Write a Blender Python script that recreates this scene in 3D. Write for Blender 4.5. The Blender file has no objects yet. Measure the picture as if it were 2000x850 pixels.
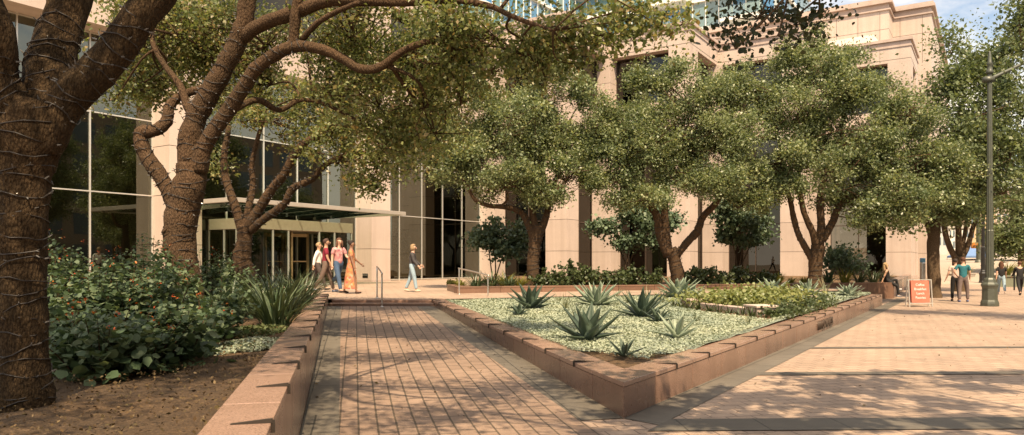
import bpy, bmesh, math, random
import numpy as np
from mathutils import Vector, Matrix, Euler, noise as mnoise
random.seed(11); RNG = np.random.default_rng(11)
R = math.radians
scene = bpy.context.scene
COL = scene.collection

# ------------------------------------------------------------------ camera
CAM_H, FOC, HOR = 1.5, 1443.0, 513.0
cam_data = bpy.data.cameras.new('camera'); cam = bpy.data.objects.new('camera', cam_data); COL.objects.link(cam)
cam.location = (0, 0, CAM_H); cam.rotation_euler = (R(90), 0, 0)
cam_data.sensor_width = 36; cam_data.lens = FOC / 2000 * 36
cam_data.shift_y = (HOR - 425) / 2000
cam_data.clip_end = 3000; cam_data.clip_start = 0.05
scene.camera = cam

def G(px, py, z=0.0):            # image pixel projected onto a level surface at height z
    d = FOC * (CAM_H - z) / (py - HOR)
    return Vector(((px - 1000) / FOC * d, d, z))
def Q(px, py, d):                # image pixel projected out to distance d
    return Vector(((px - 1000) / FOC * d, d, CAM_H - (py - HOR) / FOC * d))
def QX(px, d, z):
    return Vector(((px - 1000) / FOC * d, d, z))

TH = R(33)                       # street direction S, its normal T, path direction D
S = Vector((math.sin(TH), math.cos(TH), 0)); T = Vector((math.cos(TH), -math.sin(TH), 0))

# ------------------------------------------------------------------ light
SUNRAY = (S * 0.47 - T * 0.46 + Vector((0, 0, -1))).normalized()
sun_d = bpy.data.lights.new('sun', 'SUN'); sun = bpy.data.objects.new('sun', sun_d); COL.objects.link(sun)
sun_d.energy = 4.7; sun_d.angle = R(0.55); sun_d.color = (1.0, 0.86, 0.68)
sun.rotation_euler = SUNRAY.to_track_quat('-Z', 'Y').to_euler()
sun.location = (20, -30, 60)
w = bpy.data.worlds.new('World'); scene.world = w; w.use_nodes = True
nt = w.node_tree; bg = nt.nodes['Background']
sky = nt.nodes.new('ShaderNodeTexSky'); sky.sky_type = 'NISHITA'; sky.sun_disc = False
to_sun = -SUNRAY
sky.sun_elevation = math.asin(to_sun.z); sky.sun_rotation = math.atan2(to_sun.x, to_sun.y)
sky.air_density = 1.0; sky.dust_density = 1.6; sky.ozone_density = 1.0
tc = nt.nodes.new('ShaderNodeTexCoord'); mp = nt.nodes.new('ShaderNodeMapping'); mp.inputs['Scale'].default_value = (1.9, 1.9, 5.0)
nz = nt.nodes.new('ShaderNodeTexNoise'); nz.inputs['Scale'].default_value = 1.9; nz.inputs['Detail'].default_value = 9; nz.inputs['Roughness'].default_value = .58
cr = nt.nodes.new('ShaderNodeValToRGB'); cr.color_ramp.elements[0].position = .40; cr.color_ramp.elements[1].position = .64
mx = nt.nodes.new('ShaderNodeMix'); mx.data_type = 'RGBA'; mx.inputs['B'].default_value = (7.5, 7.2, 6.9, 1)
nt.links.new(tc.outputs['Generated'], mp.inputs['Vector']); nt.links.new(mp.outputs[0], nz.inputs['Vector'])
nt.links.new(nz.outputs['Fac'], cr.inputs[0]); nt.links.new(cr.outputs[0], mx.inputs['Factor'])
nt.links.new(sky.outputs[0], mx.inputs['A']); nt.links.new(mx.outputs['Result'], bg.inputs['Color'])
bg.inputs['Strength'].default_value = 0.128
vs = scene.view_settings; scene.display_settings.display_device = 'sRGB'
vs.view_transform = 'Standard'; vs.look = 'None'; vs.gamma = 1; vs.exposure = 0.88; vs.use_curve_mapping = False
try:
    vs.use_white_balance = True; vs.white_balance_temperature = 7800; vs.white_balance_tint = 11
except Exception: pass
scene.cycles.max_bounces = 8; scene.cycles.transparent_max_bounces = 16
scene.cycles.use_denoising = True
scene.cycles.sample_clamp_indirect = 6

# ------------------------------------------------------------------ materials
class NB:
    def __init__(s, name):
        s.m = bpy.data.materials.new(name); s.m.use_nodes = True; s.t = s.m.node_tree
        s.b = s.t.nodes['Principled BSDF']; s.out = s.t.nodes['Material Output']
    def n(s, typ, **kw):
        nd = s.t.nodes.new('ShaderNode' + typ)
        for k, v in kw.items():
            if k in nd.inputs: nd.inputs[k].default_value = v
            else: setattr(nd, k, v)
        return nd
    def l(s, a, b): s.t.links.new(a, b)
    def ramp(s, fac, stops):
        r = s.n('ValToRGB'); e = r.color_ramp.elements
        while len(e) < len(stops): e.new(0.5)
        for i, (p, c) in enumerate(stops): e[i].position = p; e[i].color = (*c, 1)
        s.l(fac, r.inputs[0]); return r.outputs[0]
    def mul(s, a, b, fac=1.0, mode='MULTIPLY'):
        x = s.n('Mix', data_type='RGBA', blend_type=mode); x.inputs['Factor'].default_value = fac
        s.l(a, x.inputs['A']); s.l(b, x.inputs['B']); return x.outputs['Result']
    def mixc(s, fac, a, b):
        x = s.n('Mix', data_type='RGBA'); s.l(fac, x.inputs['Factor'])
        for v, k in ((a, 'A'), (b, 'B')):
            if isinstance(v, tuple): x.inputs[k].default_value = (*v, 1)
            else: s.l(v, x.inputs[k])
        return x.outputs['Result']
    def noise(s, scale, detail=4, rough=.55, vec=None, dist=0):
        nd = s.n('TexNoise', Scale=scale, Detail=detail, Roughness=rough, Distortion=dist)
        s.l(vec if vec else s.obj(), nd.inputs['Vector']); return nd.outputs['Fac']
    def obj(s):
        if not hasattr(s, '_tc'): s._tc = s.n('TexCoord')
        return s._tc.outputs['Object']
    def bump(s, h, strength=.3, dist=.01):
        b = s.n('Bump', Strength=strength, Distance=dist); s.l(h, b.inputs['Height']); s.l(b.outputs[0], s.b.inputs['Normal']); return b
    def base(s, c):
        if isinstance(c, tuple): s.b.inputs['Base Color'].default_value = (*c, 1)
        else: s.l(c, s.b.inputs['Base Color'])
    def rough(s, v):
        if isinstance(v, float): s.b.inputs['Roughness'].default_value = v
        else: s.l(v, s.b.inputs['Roughness'])

def M_plain(name, c, rough=.6, metal=0.0, var=.12, scale=8):
    k = NB(name); f = k.noise(scale, 5)
    a = tuple(x * (1 - var) for x in c); b = tuple(min(1, x * (1 + var)) for x in c)
    k.base(k.ramp(f, [(.3, a), (.7, b)])); k.rough(float(rough)); k.b.inputs['Metallic'].default_value = metal
    return k.m
def M_granite(name, c, rough, speck=.35, dark=.5, stain=.25, grain=140, isl=.0):
    k = NB(name)
    f1 = k.noise(grain, 2, .7); f2 = k.noise(grain * .45, 2, .6); f3 = k.noise(.55, 5, .6)
    c0 = tuple(x * dark for x in c); c1 = tuple(min(1, x * (1 + speck)) for x in c)
    g = k.ramp(f1, [(.32, c0), (.46, c), (.58, c), (.72, c1)])
    v = k.ramp(f2, [(.3, (1 - stain * .6,) * 3), (.7, (1, 1, 1))])
    wv = k.ramp(f3, [(.3, (1 - stain,) * 3), (.65, (1.0, 1.0, 1.0))])
    col = k.mul(k.mul(g, v), wv)
    smp = k.n('Mapping'); smp.inputs['Scale'].default_value = (2.2, 2.2, .10); k.l(k.obj(), smp.inputs['Vector']); sf = k.noise(1.0, 5, .65, smp.outputs[0]); col = k.mul(col, k.ramp(sf, [(.36, (.90, .885, .87)), (.56, (1, 1, 1))]))
    if isl:
        ge = k.n('NewGeometry'); col = k.mul(col, k.ramp(ge.outputs['Random Per Island'], [(0, (1 - isl,) * 3), (1, (1 + isl * .5,) * 3)]))
    k.base(col)
    k.l(k.ramp(f3, [(.3, (rough + .12,) * 3), (.7, (rough,) * 3)]), k.b.inputs['Roughness'])
    k.bump(f1, .08, .004)
    return k.m
def M_brick(name, ca, cb, mortar, bw, rh, ms=.012, stain=.3, off=.5, rough=.75, mbias=.1, rowline=0):
    k = NB(name)
    bt = k.n('TexBrick'); bt.offset = off; bt.squash = 1
    bt.inputs['Scale'].default_value = 1; bt.inputs['Brick Width'].default_value = bw; bt.inputs['Row Height'].default_value = rh
    bt.inputs['Mortar Size'].default_value = ms; bt.inputs['Mortar Smooth'].default_value = mbias; bt.inputs['Bias'].default_value = -.1
    bt.inputs['Color1'].default_value = (*ca, 1); bt.inputs['Color2'].default_value = (*cb, 1); bt.inputs['Mortar'].default_value = (*mortar, 1)
    # slightly uneven laying
    wob = k.n('TexNoise', Scale=.9, Detail=2); k.l(k.obj(), wob.inputs['Vector'])
    vm = k.n('VectorMath', operation='MULTIPLY_ADD'); k.l(wob.outputs['Color'], vm.inputs[0]); vm.inputs[1].default_value = (.022, .018, 0); k.l(k.obj(), vm.inputs[2])
    k.l(vm.outputs[0], bt.inputs['Vector'])
    f1 = k.noise(90, 3, .7); f2 = k.noise(.7, 6, .65); f3 = k.noise(5, 4, .6)
    bcol = bt.outputs['Color']
    if rowline:                                             # the continuous joints are wider and earthier
        sx = k.n('SeparateXYZ'); k.l(vm.outputs[0], sx.inputs[0]); pp = k.n('Math', operation='PINGPONG'); pp.inputs[1].default_value = rh / 2; k.l(sx.outputs[1], pp.inputs[0])
        wn = k.noise(1.6, 4, .7); th = k.n('Math', operation='MULTIPLY'); th.inputs[1].default_value = rowline * 2; k.l(wn, th.inputs[0])
        lt = k.n('Math', operation='LESS_THAN'); k.l(pp.outputs[0], lt.inputs[0]); k.l(th.outputs[0], lt.inputs[1]); bcol = k.mixc(lt.outputs[0], bcol, mortar)
    c = k.mul(bcol, k.ramp(f1, [(.3, (.72,) * 3), (.7, (1.12,) * 3)]))
    c = k.mul(c, k.ramp(f2, [(.3, (1 - stain,) * 3), (.7, (1.06,) * 3)]))
    c = k.mul(c, k.ramp(f3, [(.3, (.86,) * 3), (.7, (1.06,) * 3)]))
    k.base(c); k.rough(float(rough))
    inv = k.n('Math', operation='SUBTRACT'); inv.inputs[0].default_value = 1; k.l(bt.outputs['Fac'], inv.inputs[1])
    ad = k.n('Math', operation='MULTIPLY_ADD'); k.l(f1, ad.inputs[0]); ad.inputs[1].default_value = .25; k.l(inv.outputs[0], ad.inputs[2])
    k.bump(ad.outputs[0], .6, .008)
    return k.m
def M_leaf(name, cols, trans=.3, rough=.42, spec=.4):
    k = NB(name)
    geo = k.n('NewGeometry')
    stops = [(i / (len(cols) - 1), c) for i, c in enumerate(cols)]
    c = k.ramp(geo.outputs['Random Per Island'], stops)
    f = k.noise(1.1, 3); c = k.mul(c, k.ramp(f, [(.3, (.72, .78, .74)), (.7, (1.22, 1.16, 1.02))]))
    k.base(c); k.rough(rough); k.b.inputs['Specular IOR Level'].default_value = spec
    tr = k.n('BsdfTranslucent'); k.l(k.mul(c, k.ramp(f, [(0, (1.15, 1.1, .65)), (1, (1.25, 1.18, .75))])), tr.inputs['Color'])
    ms = k.n('MixShader'); ms.inputs[0].default_value = trans
    k.l(k.b.outputs[0], ms.inputs[1]); k.l(tr.outputs[0], ms.inputs[2]); k.l(ms.outputs[0], k.out.inputs['Surface'])
    return k.m
def M_glass(name, tint, refl=(.8, .85, .82), base_fac=.32, rough=.0):
    k = NB(name); k.t.nodes.remove(k.b)
    g = k.n('BsdfGlossy'); g.inputs['Color'].default_value = (*refl, 1); g.inputs['Roughness'].default_value = rough
    tr = k.n('BsdfTransparent'); tr.inputs['Color'].default_value = (*tint, 1)
    fr = k.n('Fresnel'); fr.inputs['IOR'].default_value = 1.55
    ad = k.n('Math', operation='ADD'); ad.use_clamp = True; ad.inputs[1].default_value = base_fac; k.l(fr.outputs[0], ad.inputs[0])
    wv = k.noise(.35, 2); bp = k.n('Bump', Strength=.05, Distance=.05); k.l(wv, bp.inputs['Height']); k.l(bp.outputs[0], g.inputs['Normal'])
    ms = k.n('MixShader'); k.l(ad.outputs[0], ms.inputs[0]); k.l(tr.outputs[0], ms.inputs[1]); k.l(g.outputs[0], ms.inputs[2])
    k.l(ms.outputs[0], k.out.inputs['Surface']); return k.m
def M_bark(name, ca, cb, scale=1.0, depth=.02):
    k = NB(name)
    mpn = k.n('Mapping'); mpn.inputs['Scale'].default_value = (1, 1, .42); k.l(k.obj(), mpn.inputs['Vector'])
    vo = k.n('TexVoronoi', Scale=58 * scale); vo.feature = 'F1'; k.l(mpn.outputs[0], vo.inputs['Vector'])
    f = k.noise(46 * scale, 6, .75, mpn.outputs[0], .9); f2 = k.noise(2.2, 4)
    c = k.ramp(f, [(.3, ca), (.68, cb)])
    c = k.mul(c, k.ramp(vo.outputs['Distance'], [(0, (1.1,) * 3), (.75, (.55,) * 3)]))
    c = k.mul(c, k.ramp(f2, [(.3, (.75, .78, .75)), (.7, (1.1, 1.06, 1.0))]))
    k.base(c); k.rough(.92); k.b.inputs['Specular IOR Level'].default_value = .15
    ad = k.n('Math', operation='SUBTRACT'); k.l(f, ad.inputs[0]); k.l(vo.outputs['Distance'], ad.inputs[1])
    k.bump(ad.outputs[0], .9, depth); return k.m

MAT = {}
MAT['facade'] = M_granite('pink_granite', (.60, .482, .41), .55, .22, .72, .14, 60, .15)
MAT['facade_cap'] = M_granite('pink_granite_cap', (.52, .405, .345), .5, .2, .7, .14, 60)
MAT['joint'] = M_plain('joint_sealant', (.10, .075, .06), .9)
MAT['planter'] = M_granite('red_granite', (.275, .165, .120), .2, .6, .42, .26, 110, .22)
MAT['planter_flat'] = M_granite('red_granite_cap', (.35, .225, .172), .2, .5, .5, .22, 110, .15)
MAT['seat'] = M_granite('brown_granite', (.24, .135, .092), .35, .4, .5, .25, 110, .2)
MAT['notch'] = M_plain('bronze_strip', (.035, .026, .019), .5, .2)
MAT['slate'] = M_brick('slate_slabs', (.130, .112, .088), (.165, .142, .112), (.05, .045, .035), .75, .8, .008, .35)
MAT['path'] = M_brick('path_pavers', (.31, .212, .155), (.265, .178, .128), (.10, .073, .048), .29, .17, .009, .3, rough=.7, off=.4, rowline=.006)
MAT['plaza'] = M_brick('plaza_pavers', (.43, .31, .23), (.375, .265, .192), (.16, .11, .08), .27, .17, .007, .25)
MAT['terrace'] = M_brick('terrace_pavers', (.44, .32, .24), (.39, .28, .21), (.22, .16, .12), .6, .3, .008, .3)
MAT['asphalt'] = M_plain('asphalt', (.06, .057, .053), .9, scale=30)
MAT['kerb'] = M_plain('kerb_concrete', (.36, .32, .27), .85)
MAT['earth'] = M_plain('ground_soil', (.22, .18, .13), .95, scale=2)
def M_mulch():
    k = NB('mulch'); f = k.noise(30, 8, .8, None, 1.2); f2 = k.noise(1.3, 5); f3 = k.noise(150, 3, .7)
    c = k.ramp(f, [(.3, (.035, .021, .011)), (.5, (.125, .077, .037)), (.72, (.33, .22, .125))])
    c = k.mul(c, k.ramp(f2, [(.35, (.70, .66, .62)), (.6, (1.2, 1.1, 1.0)), (.75, (1.9, 1.75, 1.6))]))
    k.base(c); k.rough(.95); k.bump(f, 1, .05); return k.m
MAT['mulch'] = M_mulch()
MAT['bark'] = M_bark('oak_bark', (.070, .042, .025), (.175, .108, .066))
MAT['bark_near'] = M_bark('near_oak_bark', (.036, .023, .012), (.125, .078, .042), 1.25, .03)  # darker copy of the oak bark, with the trunk's shade put into its colour
MAT['bark_pale'] = M_bark('pale_bark', (.10, .065, .04), (.26, .18, .12), 1.2)
MAT['oak'] = M_leaf('oak_leaves', [(.068, .092, .034), (.130, .165, .060), (.20, .235, .094), (.29, .31, .150), (.28, .19, .09)], .45, .42, .5)
MAT['oak_pale'] = M_leaf('pale_oak_leaves', [(.070, .102, .048), (.145, .190, .090), (.235, .280, .150), (.37, .40, .25)], .42, .40, .55)
MAT['oak_green'] = M_leaf('street_tree_leaves', [(.080, .115, .054), (.145, .188, .090), (.225, .265, .145)], .38, .42, .5)
MAT['hanging'] = M_leaf('shaded_leaves', [(.022, .030, .014), (.040, .050, .024), (.06, .07, .03)], .18, .5, .3)  # near-black tones: the crown's shade is put into the leaf colour
MAT['magnolia'] = M_leaf('glossy_leaves', [(.060, .098, .062), (.10, .155, .10), (.155, .21, .14)], .25, .45, .4)
MAT['turk'] = M_leaf('turks_cap_leaves', [(.040, .072, .040), (.070, .116, .064), (.112, .165, .095), (.18, .225, .135)], .3, .5, .35)
MAT['strap'] = M_leaf('strap_leaves', [(.035, .062, .030), (.068, .100, .052), (.11, .14, .08)], .2, .4, .5)
MAT['shrub'] = M_leaf('dark_shrub_leaves', [(.034, .052, .022), (.060, .085, .035), (.09, .115, .05)], .25, .45, .4)
MAT['yellow'] = M_leaf('yellow_green_leaves', [(.14, .15, .03), (.22, .21, .05), (.26, .25, .08)], .3, .5)
MAT['hedge'] = M_leaf('light_hedge_leaves', [(.13, .16, .055), (.19, .22, .08), (.26, .27, .12)], .3, .45)
MAT['silver'] = M_leaf('silver_leaves', [(.23, .275, .22), (.28, .325, .26), (.33, .37, .305), (.37, .405, .34)], .15, .6, .3)
MAT['groundcover'] = M_leaf('groundcover_leaves', [(.06, .085, .035), (.10, .13, .055), (.16, .18, .09)], .2, .6, .3)
MAT['agave'] = M_leaf('agave_flesh', [(.034, .058, .044), (.050, .080, .060), (.076, .108, .082)], .04, .5, .35)
MAT['agave_pale'] = M_leaf('pale_agave_flesh', [(.17, .225, .175), (.225, .28, .22), (.30, .35, .28)], .05, .5, .35)
MAT['tuft'] = M_leaf('tuft_blades', [(.13, .145, .075), (.20, .21, .12), (.27, .26, .16)], .15, .5)
MAT['flower'] = M_leaf('red_flowers', [(.42, .04, .015), (.50, .09, .02), (.48, .17, .03)], .2, .5)
MAT['glass'] = M_glass('lobby_glass', (.40, .42, .30), (.60, .64, .56), .17)
MAT['glass_dark'] = M_glass('office_glass', (.16, .14, .11), (.50, .47, .42), .07)
MAT['canopy_glass'] = M_glass('canopy_glass', (.78, .88, .82), (.85, .92, .88), .14, .08)
MAT['clear'] = M_glass('clear_glass', (.7, .75, .7), (.7, .75, .72), .06)
MAT['alu'] = M_plain('pale_aluminium', (.62, .60, .55), .35, .5, .05)
MAT['bronze'] = M_plain('bronze_frame', (.085, .060, .045), .4, .4)
MAT['brass'] = M_plain('brass_frame', (.42, .30, .16), .35, .6)
MAT['steel'] = M_plain('brushed_steel', (.62, .60, .57), .28, .9, .06)
MAT['interior'] = M_plain('interior_wall', (.10, .072, .035), .8)
MAT['int_wood'] = M_plain('wood_panel', (.30, .20, .07), .5)
MAT['int_floor'] = M_plain('interior_floor', (.16, .12, .08), .4)
MAT['black'] = M_plain('black_paint', (.016, .016, .016), .4)
MAT['green_metal'] = M_plain('green_paint', (.085, .092, .072), .45, .2)
MAT['white'] = M_plain('white_paint', (.78, .75, .70), .5)
MAT['silver_base'] = M_plain('silver_mat', (.22, .255, .20), .95, var=.3, scale=6)
MAT['header'] = M_plain('beige_header', (.36, .30, .23), .6, var=.06)
MAT['cream'] = M_plain('cream_render', (.72, .62, .52), .8, var=.06, scale=.6)

# ------------------------------------------------------------------ object helpers
def link(o): COL.objects.link(o); return o
def tag(o, label=None, cat=None, group=None, kind=None):
    for k, v in (('label', label), ('category', cat), ('group', group), ('kind', kind)):
        if v: o[k] = v
    return o
def empty(name, loc=(0, 0, 0), rz=0, label=None, cat=None, group=None):
    o = bpy.data.objects.new(name, None); o.empty_display_size = .2; o.location = loc; o.rotation_euler = (0, 0, rz)
    link(o); return tag(o, label, cat, group)
def top(o):
    while o.parent: o = o.parent
    return o
def obj_from(name, verts, faces, mat, parent=None, smooth=False, world=True):
    me = bpy.data.meshes.new(name)
    off = top(parent).location if (parent and world) else Vector((0, 0, 0))
    if isinstance(verts, np.ndarray):
        v = verts - np.array(off)
        me.vertices.add(len(v)); me.vertices.foreach_set('co', v.astype(np.float32).ravel())
        n, kk = faces.shape
        me.loops.add(n * kk); me.loops.foreach_set('vertex_index', faces.astype(np.int32).ravel())
        me.polygons.add(n); me.polygons.foreach_set('loop_start', np.arange(0, n * kk, kk, dtype=np.int32))
        me.update(calc_edges=True)
    else:
        me.from_pydata([(v[0] - off[0], v[1] - off[1], v[2] - off[2]) for v in verts], [], faces); me.update()
    if smooth: me.polygons.foreach_set('use_smooth', [True] * len(me.polygons))
    me.materials.append(mat if not isinstance(mat, str) else MAT[mat])
    o = bpy.data.objects.new(name, me); link(o)
    if parent: o.parent = parent
    return o
def children(o): return [c for c in bpy.data.objects if c.parent is o]
def dup(o, loc=None, rz=None, label=None, scale=None, parent=None):
    c = o.copy(); COL.objects.link(c)
    if parent: c.parent = parent
    if loc is not None: c.location = loc
    if rz is not None: c.rotation_euler = (0, 0, rz)
    if scale is not None: c.scale = (scale,) * 3 if not hasattr(scale, '__len__') else scale
    if label: c['label'] = label
    for ch in children(o): dup(ch, parent=c)
    return c
class MB:
    def __init__(s): s.v = []; s.f = []
    def add(s, vs, fs):
        b = len(s.v); s.v += [tuple(x) for x in vs]; s.f += [tuple(i + b for i in f) for f in fs]; return s
    def box(s, a, b):
        (x0, y0, z0), (x1, y1, z1) = a, b
        x0, x1 = min(x0, x1), max(x0, x1); y0, y1 = min(y0, y1), max(y0, y1); z0, z1 = min(z0, z1), max(z0, z1)
        return s.add([(x0, y0, z0), (x1, y0, z0), (x1, y1, z0), (x0, y1, z0), (x0, y0, z1), (x1, y0, z1), (x1, y1, z1), (x0, y1, z1)],
                     [(0, 3, 2, 1), (4, 5, 6, 7), (0, 1, 5, 4), (1, 2, 6, 5), (2, 3, 7, 6), (3, 0, 4, 7)])
    def bar(s, p, q, wid, hei, up=Vector((0, 0, 1))):
        p, q = Vector(p), Vector(q); d = (q - p).normalized(); r = d.cross(up)
        if r.length < 1e-4: r = d.cross(Vector((0, 1, 0)))
        r.normalize(); u = r.cross(d)
        vs = []
        for c in (p, q):
            for a, b in ((-1, -1), (1, -1), (1, 1), (-1, 1)): vs.append(c + r * (a * wid / 2) + u * (b * hei / 2))
        return s.add(vs, [(0, 1, 2, 3), (7, 6, 5, 4), (0, 4, 5, 1), (1, 5, 6, 2), (2, 6, 7, 3), (3, 7, 4, 0)])
    def prism(s, poly, z0, z1):      # ccw polygon
        n = len(poly); vs = [(p[0], p[1], z0) for p in poly] + [(p[0], p[1], z1) for p in poly]
        return s.add(vs, [tuple(range(n - 1, -1, -1)), tuple(range(n, 2 * n))] + [(i, (i + 1) % n, n + (i + 1) % n, n + i) for i in range(n)])
    def tube(s, pts, rad, n=8, wob=0, cap=True, seed=0):
        rnd = random.Random(seed); pts = [Vector(p) for p in pts]; rings = []
        b = len(s.v); ref = Vector((0.3, 0.9, .2))
        for i, p in enumerate(pts):
            d = (pts[min(i + 1, len(pts) - 1)] - pts[max(i - 1, 0)])
            if d.length < 1e-6: d = Vector((0, 0, 1))
            d.normalize(); u = d.cross(ref)
            if u.length < .05: u = d.cross(Vector((1, 0, 0)))
            u.normalize(); v = d.cross(u); ref = u.cross(d) * 1.0 if False else ref
            r = rad[i] if hasattr(rad, '__len__') else rad
            for k in range(n):
                a = 2 * math.pi * k / n; dv = u * math.cos(a) + v * math.sin(a); q_ = p + dv * r
                rr = r * (1 + (wob * (.35 * (rnd.random() - .5) + 1.3 * mnoise.noise(q_ * (.55 / max(.05, r))) + .6 * mnoise.noise(q_ * (1.7 / max(.05, r)))) if wob else 0))
                s.v.append(tuple(p + dv * rr))
        for i in range(len(pts) - 1):
            for k in range(n):
                s.f.append((b + i * n + k, b + i * n + (k + 1) % n, b + (i + 1) * n + (k + 1) % n, b + (i + 1) * n + k))
        if cap:
            s.f.append(tuple(b + k for k in range(n - 1, -1, -1))); s.f.append(tuple(b + (len(pts) - 1) * n + k for k in range(n)))
        return s
    def lathe(s, prof, c=(0, 0, 0), n=16):
        pts = [(c[0], c[1], c[2] + z) for r, z in prof]; b = len(s.v)
        for (r, z) in prof:
            for k in range(n):
                a = 2 * math.pi * k / n; s.v.append((c[0] + r * math.cos(a), c[1] + r * math.sin(a), c[2] + z))
        for i in range(len(prof) - 1):
            for k in range(n):
                s.f.append((b + i * n + k, b + i * n + (k + 1) % n, b + (i + 1) * n + (k + 1) % n, b + (i + 1) * n + k))
        s.f.append(tuple(b + k for k in range(n - 1, -1, -1))); s.f.append(tuple(b + (len(prof) - 1) * n + k for k in range(n)))
        return s
    def ball(s, c, r, n=8, m=6):
        rx, ry, rz = (r, r, r) if not hasattr(r, '__len__') else r
        prof = [(max(.02, math.sin(math.pi * i / m)), -math.cos(math.pi * i / m)) for i in range(m + 1)]
        b = len(s.v); s.lathe(prof, (0, 0, 0), n)
        for i in range(b, len(s.v)):
            x, y, z = s.v[i]; s.v[i] = (c[0] + x * rx, c[1] + y * ry, c[2] + z * rz)
        return s
    def build(s, name, mat, parent=None, smooth=False, world=True):
        return obj_from(name, s.v, s.f, mat, parent, smooth, world)
    def shade(s, o, ang=40): return o
def bevel(o, wdt=.01, seg=2):
    m = o.modifiers.new('edge', 'BEVEL'); m.width = wdt; m.segments = seg; m.limit_method = 'ANGLE'; m.angle_limit = R(40); return o
def smoothpath(pts, n=4):       # catmull-rom on (x,y,z,r) tuples
    P = [np.array(p, float) for p in pts]; out = []
    for i in range(len(P) - 1):
        p0, p1, p2, p3 = P[max(i - 1, 0)], P[i], P[i + 1], P[min(i + 2, len(P) - 1)]
        for k in range(n):
            t = k / n
            out.append(.5 * ((2 * p1) + (-p0 + p2) * t + (2 * p0 - 5 * p1 + 4 * p2 - p3) * t * t + (-p0 + 3 * p1 - 3 * p2 + p3) * t ** 3))
    out.append(P[-1]); return out

# --- scattered leaves (numpy)
def rand_rot(n, up=0.0, rng=RNG):
    z = rng.normal(size=(n, 3)); z[:, 2] += up; z /= np.linalg.norm(z, axis=1)[:, None]
    x = rng.normal(size=(n, 3)); x -= (x * z).sum(1)[:, None] * z; x /= np.linalg.norm(x, axis=1)[:, None]
    y = np.cross(z, x); return np.stack([x, y, z], axis=2)      # columns
LEAF4 = (np.array([(0, 0, 0), (.45, .30, .07), (1, 0, 0), (.45, -.30, .07)]), np.array([(0, 3, 2, 1)]))
LEAF6 = (np.array([(0, 0, 0), (.12, .34, .04), (.5, .46, .03), (1, 0, -.06), (.5, -.46, .03), (.12, -.34, .04)]), np.array([(0, 5, 4, 3, 2, 1)]))
LEAFR = (np.array([(-.5, 0, 0), (-.25, .45, 0), (.25, .45, 0), (.5, 0, 0), (.25, -.45, 0), (-.25, -.45, 0)]), np.array([(5, 4, 3, 2, 1, 0)][0:1])[:, ::-1].copy())
def scatter(tpl, pos, rot, size):
    tv, tf = tpl; n = len(pos); k = len(tv)
    v = np.einsum('nij,kj->nki', rot, tv) * np.asarray(size).reshape(-1, 1, 1) + pos[:, None, :]
    f = (tf[None] + (np.arange(n) * k)[:, None, None]).reshape(-1, tf.shape[1])
    return v.reshape(-1, 3), f
# ================================================================== ground
def sheet(name, pts, mat, ang=0.0, kind='structure', org=None):     # polygon with 3D corners; local x axis turned by ang
    o0 = Vector(org if org is not None else pts[0]); c, s_ = math.cos(ang), math.sin(ang)
    loc = [((p[0] - o0.x) * c + (p[1] - o0.y) * s_, -(p[0] - o0.x) * s_ + (p[1] - o0.y) * c, p[2] - o0.z) for p in map(Vector, pts)]
    o = obj_from(name, loc, [tuple(range(len(loc)))], mat); o.location = o0; o.rotation_euler = (0, 0, ang)
    if o.data.polygons[0].normal.z < 0: o.data.flip_normals()
    return tag(o, kind=kind)
ANG_S = R(57); ANG_D = R(102); ANG_N = R(12)
ZP = 0.52                                                      # terrace in front of the lobby
def st(s, t, z=0.0): return S * s + T * t + Vector((0, 0, z))   # street coordinates
tag(obj_from('ground', [(-400, -300, -.03), (900, -300, -.03), (900, 1200, -.03), (-400, 1200, -.03)], [(0, 1, 2, 3)], MAT['earth']), kind='structure')
CURB_T = 2.2
road = sheet('road', [st(-60, CURB_T, -.13 + .11), st(-60, CURB_T + 16, -.02), st(300, CURB_T + 16, -.02), st(300, CURB_T, -.02)], 'asphalt', ANG_S)
kb = MB()
for t0 in (CURB_T - .3,):
    p = [st(-60, t0), st(300, t0), st(300, t0 + .3), st(-60, t0 + .3)]
    kb.prism([(q.x, q.y) for q in p][::-1], -.05, .03)
tag(kb.build('kerb', MAT['kerb']), kind='structure')
plaza = sheet('plaza_pavement', [st(-40, -14), st(-40, CURB_T - .3), st(75, CURB_T - .3), st(75, -26)], 'plaza', ANG_N)
far_lane = sheet('cross_street', [st(75, -60, .004), st(75, 60, .004), st(90, 60, .004), st(90, -60, .004)], 'asphalt', ANG_S)

# --- key points of the planters
KC = G(1218, 818, 0)                       # sharp front corner of the triangular planter (foot)
STEP_L = QX(640, 19.0, .38); STEP_R = QX(848, 19.0, .38)
SE = G(1722, 597, 0)                       # far end of the street wall
D = (STEP_R - Vector((KC.x, KC.y, .38))); D.z = 0; D.normalize(); PERP = Vector((D.y, -D.x, 0))
LB0 = Vector((QX(640, 19.0, 0)))           # left wall line
LA0 = QX(594, 7.1, 0); DL = (LB0 - LA0).normalized(); LA = LB0 - DL * 22
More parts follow.
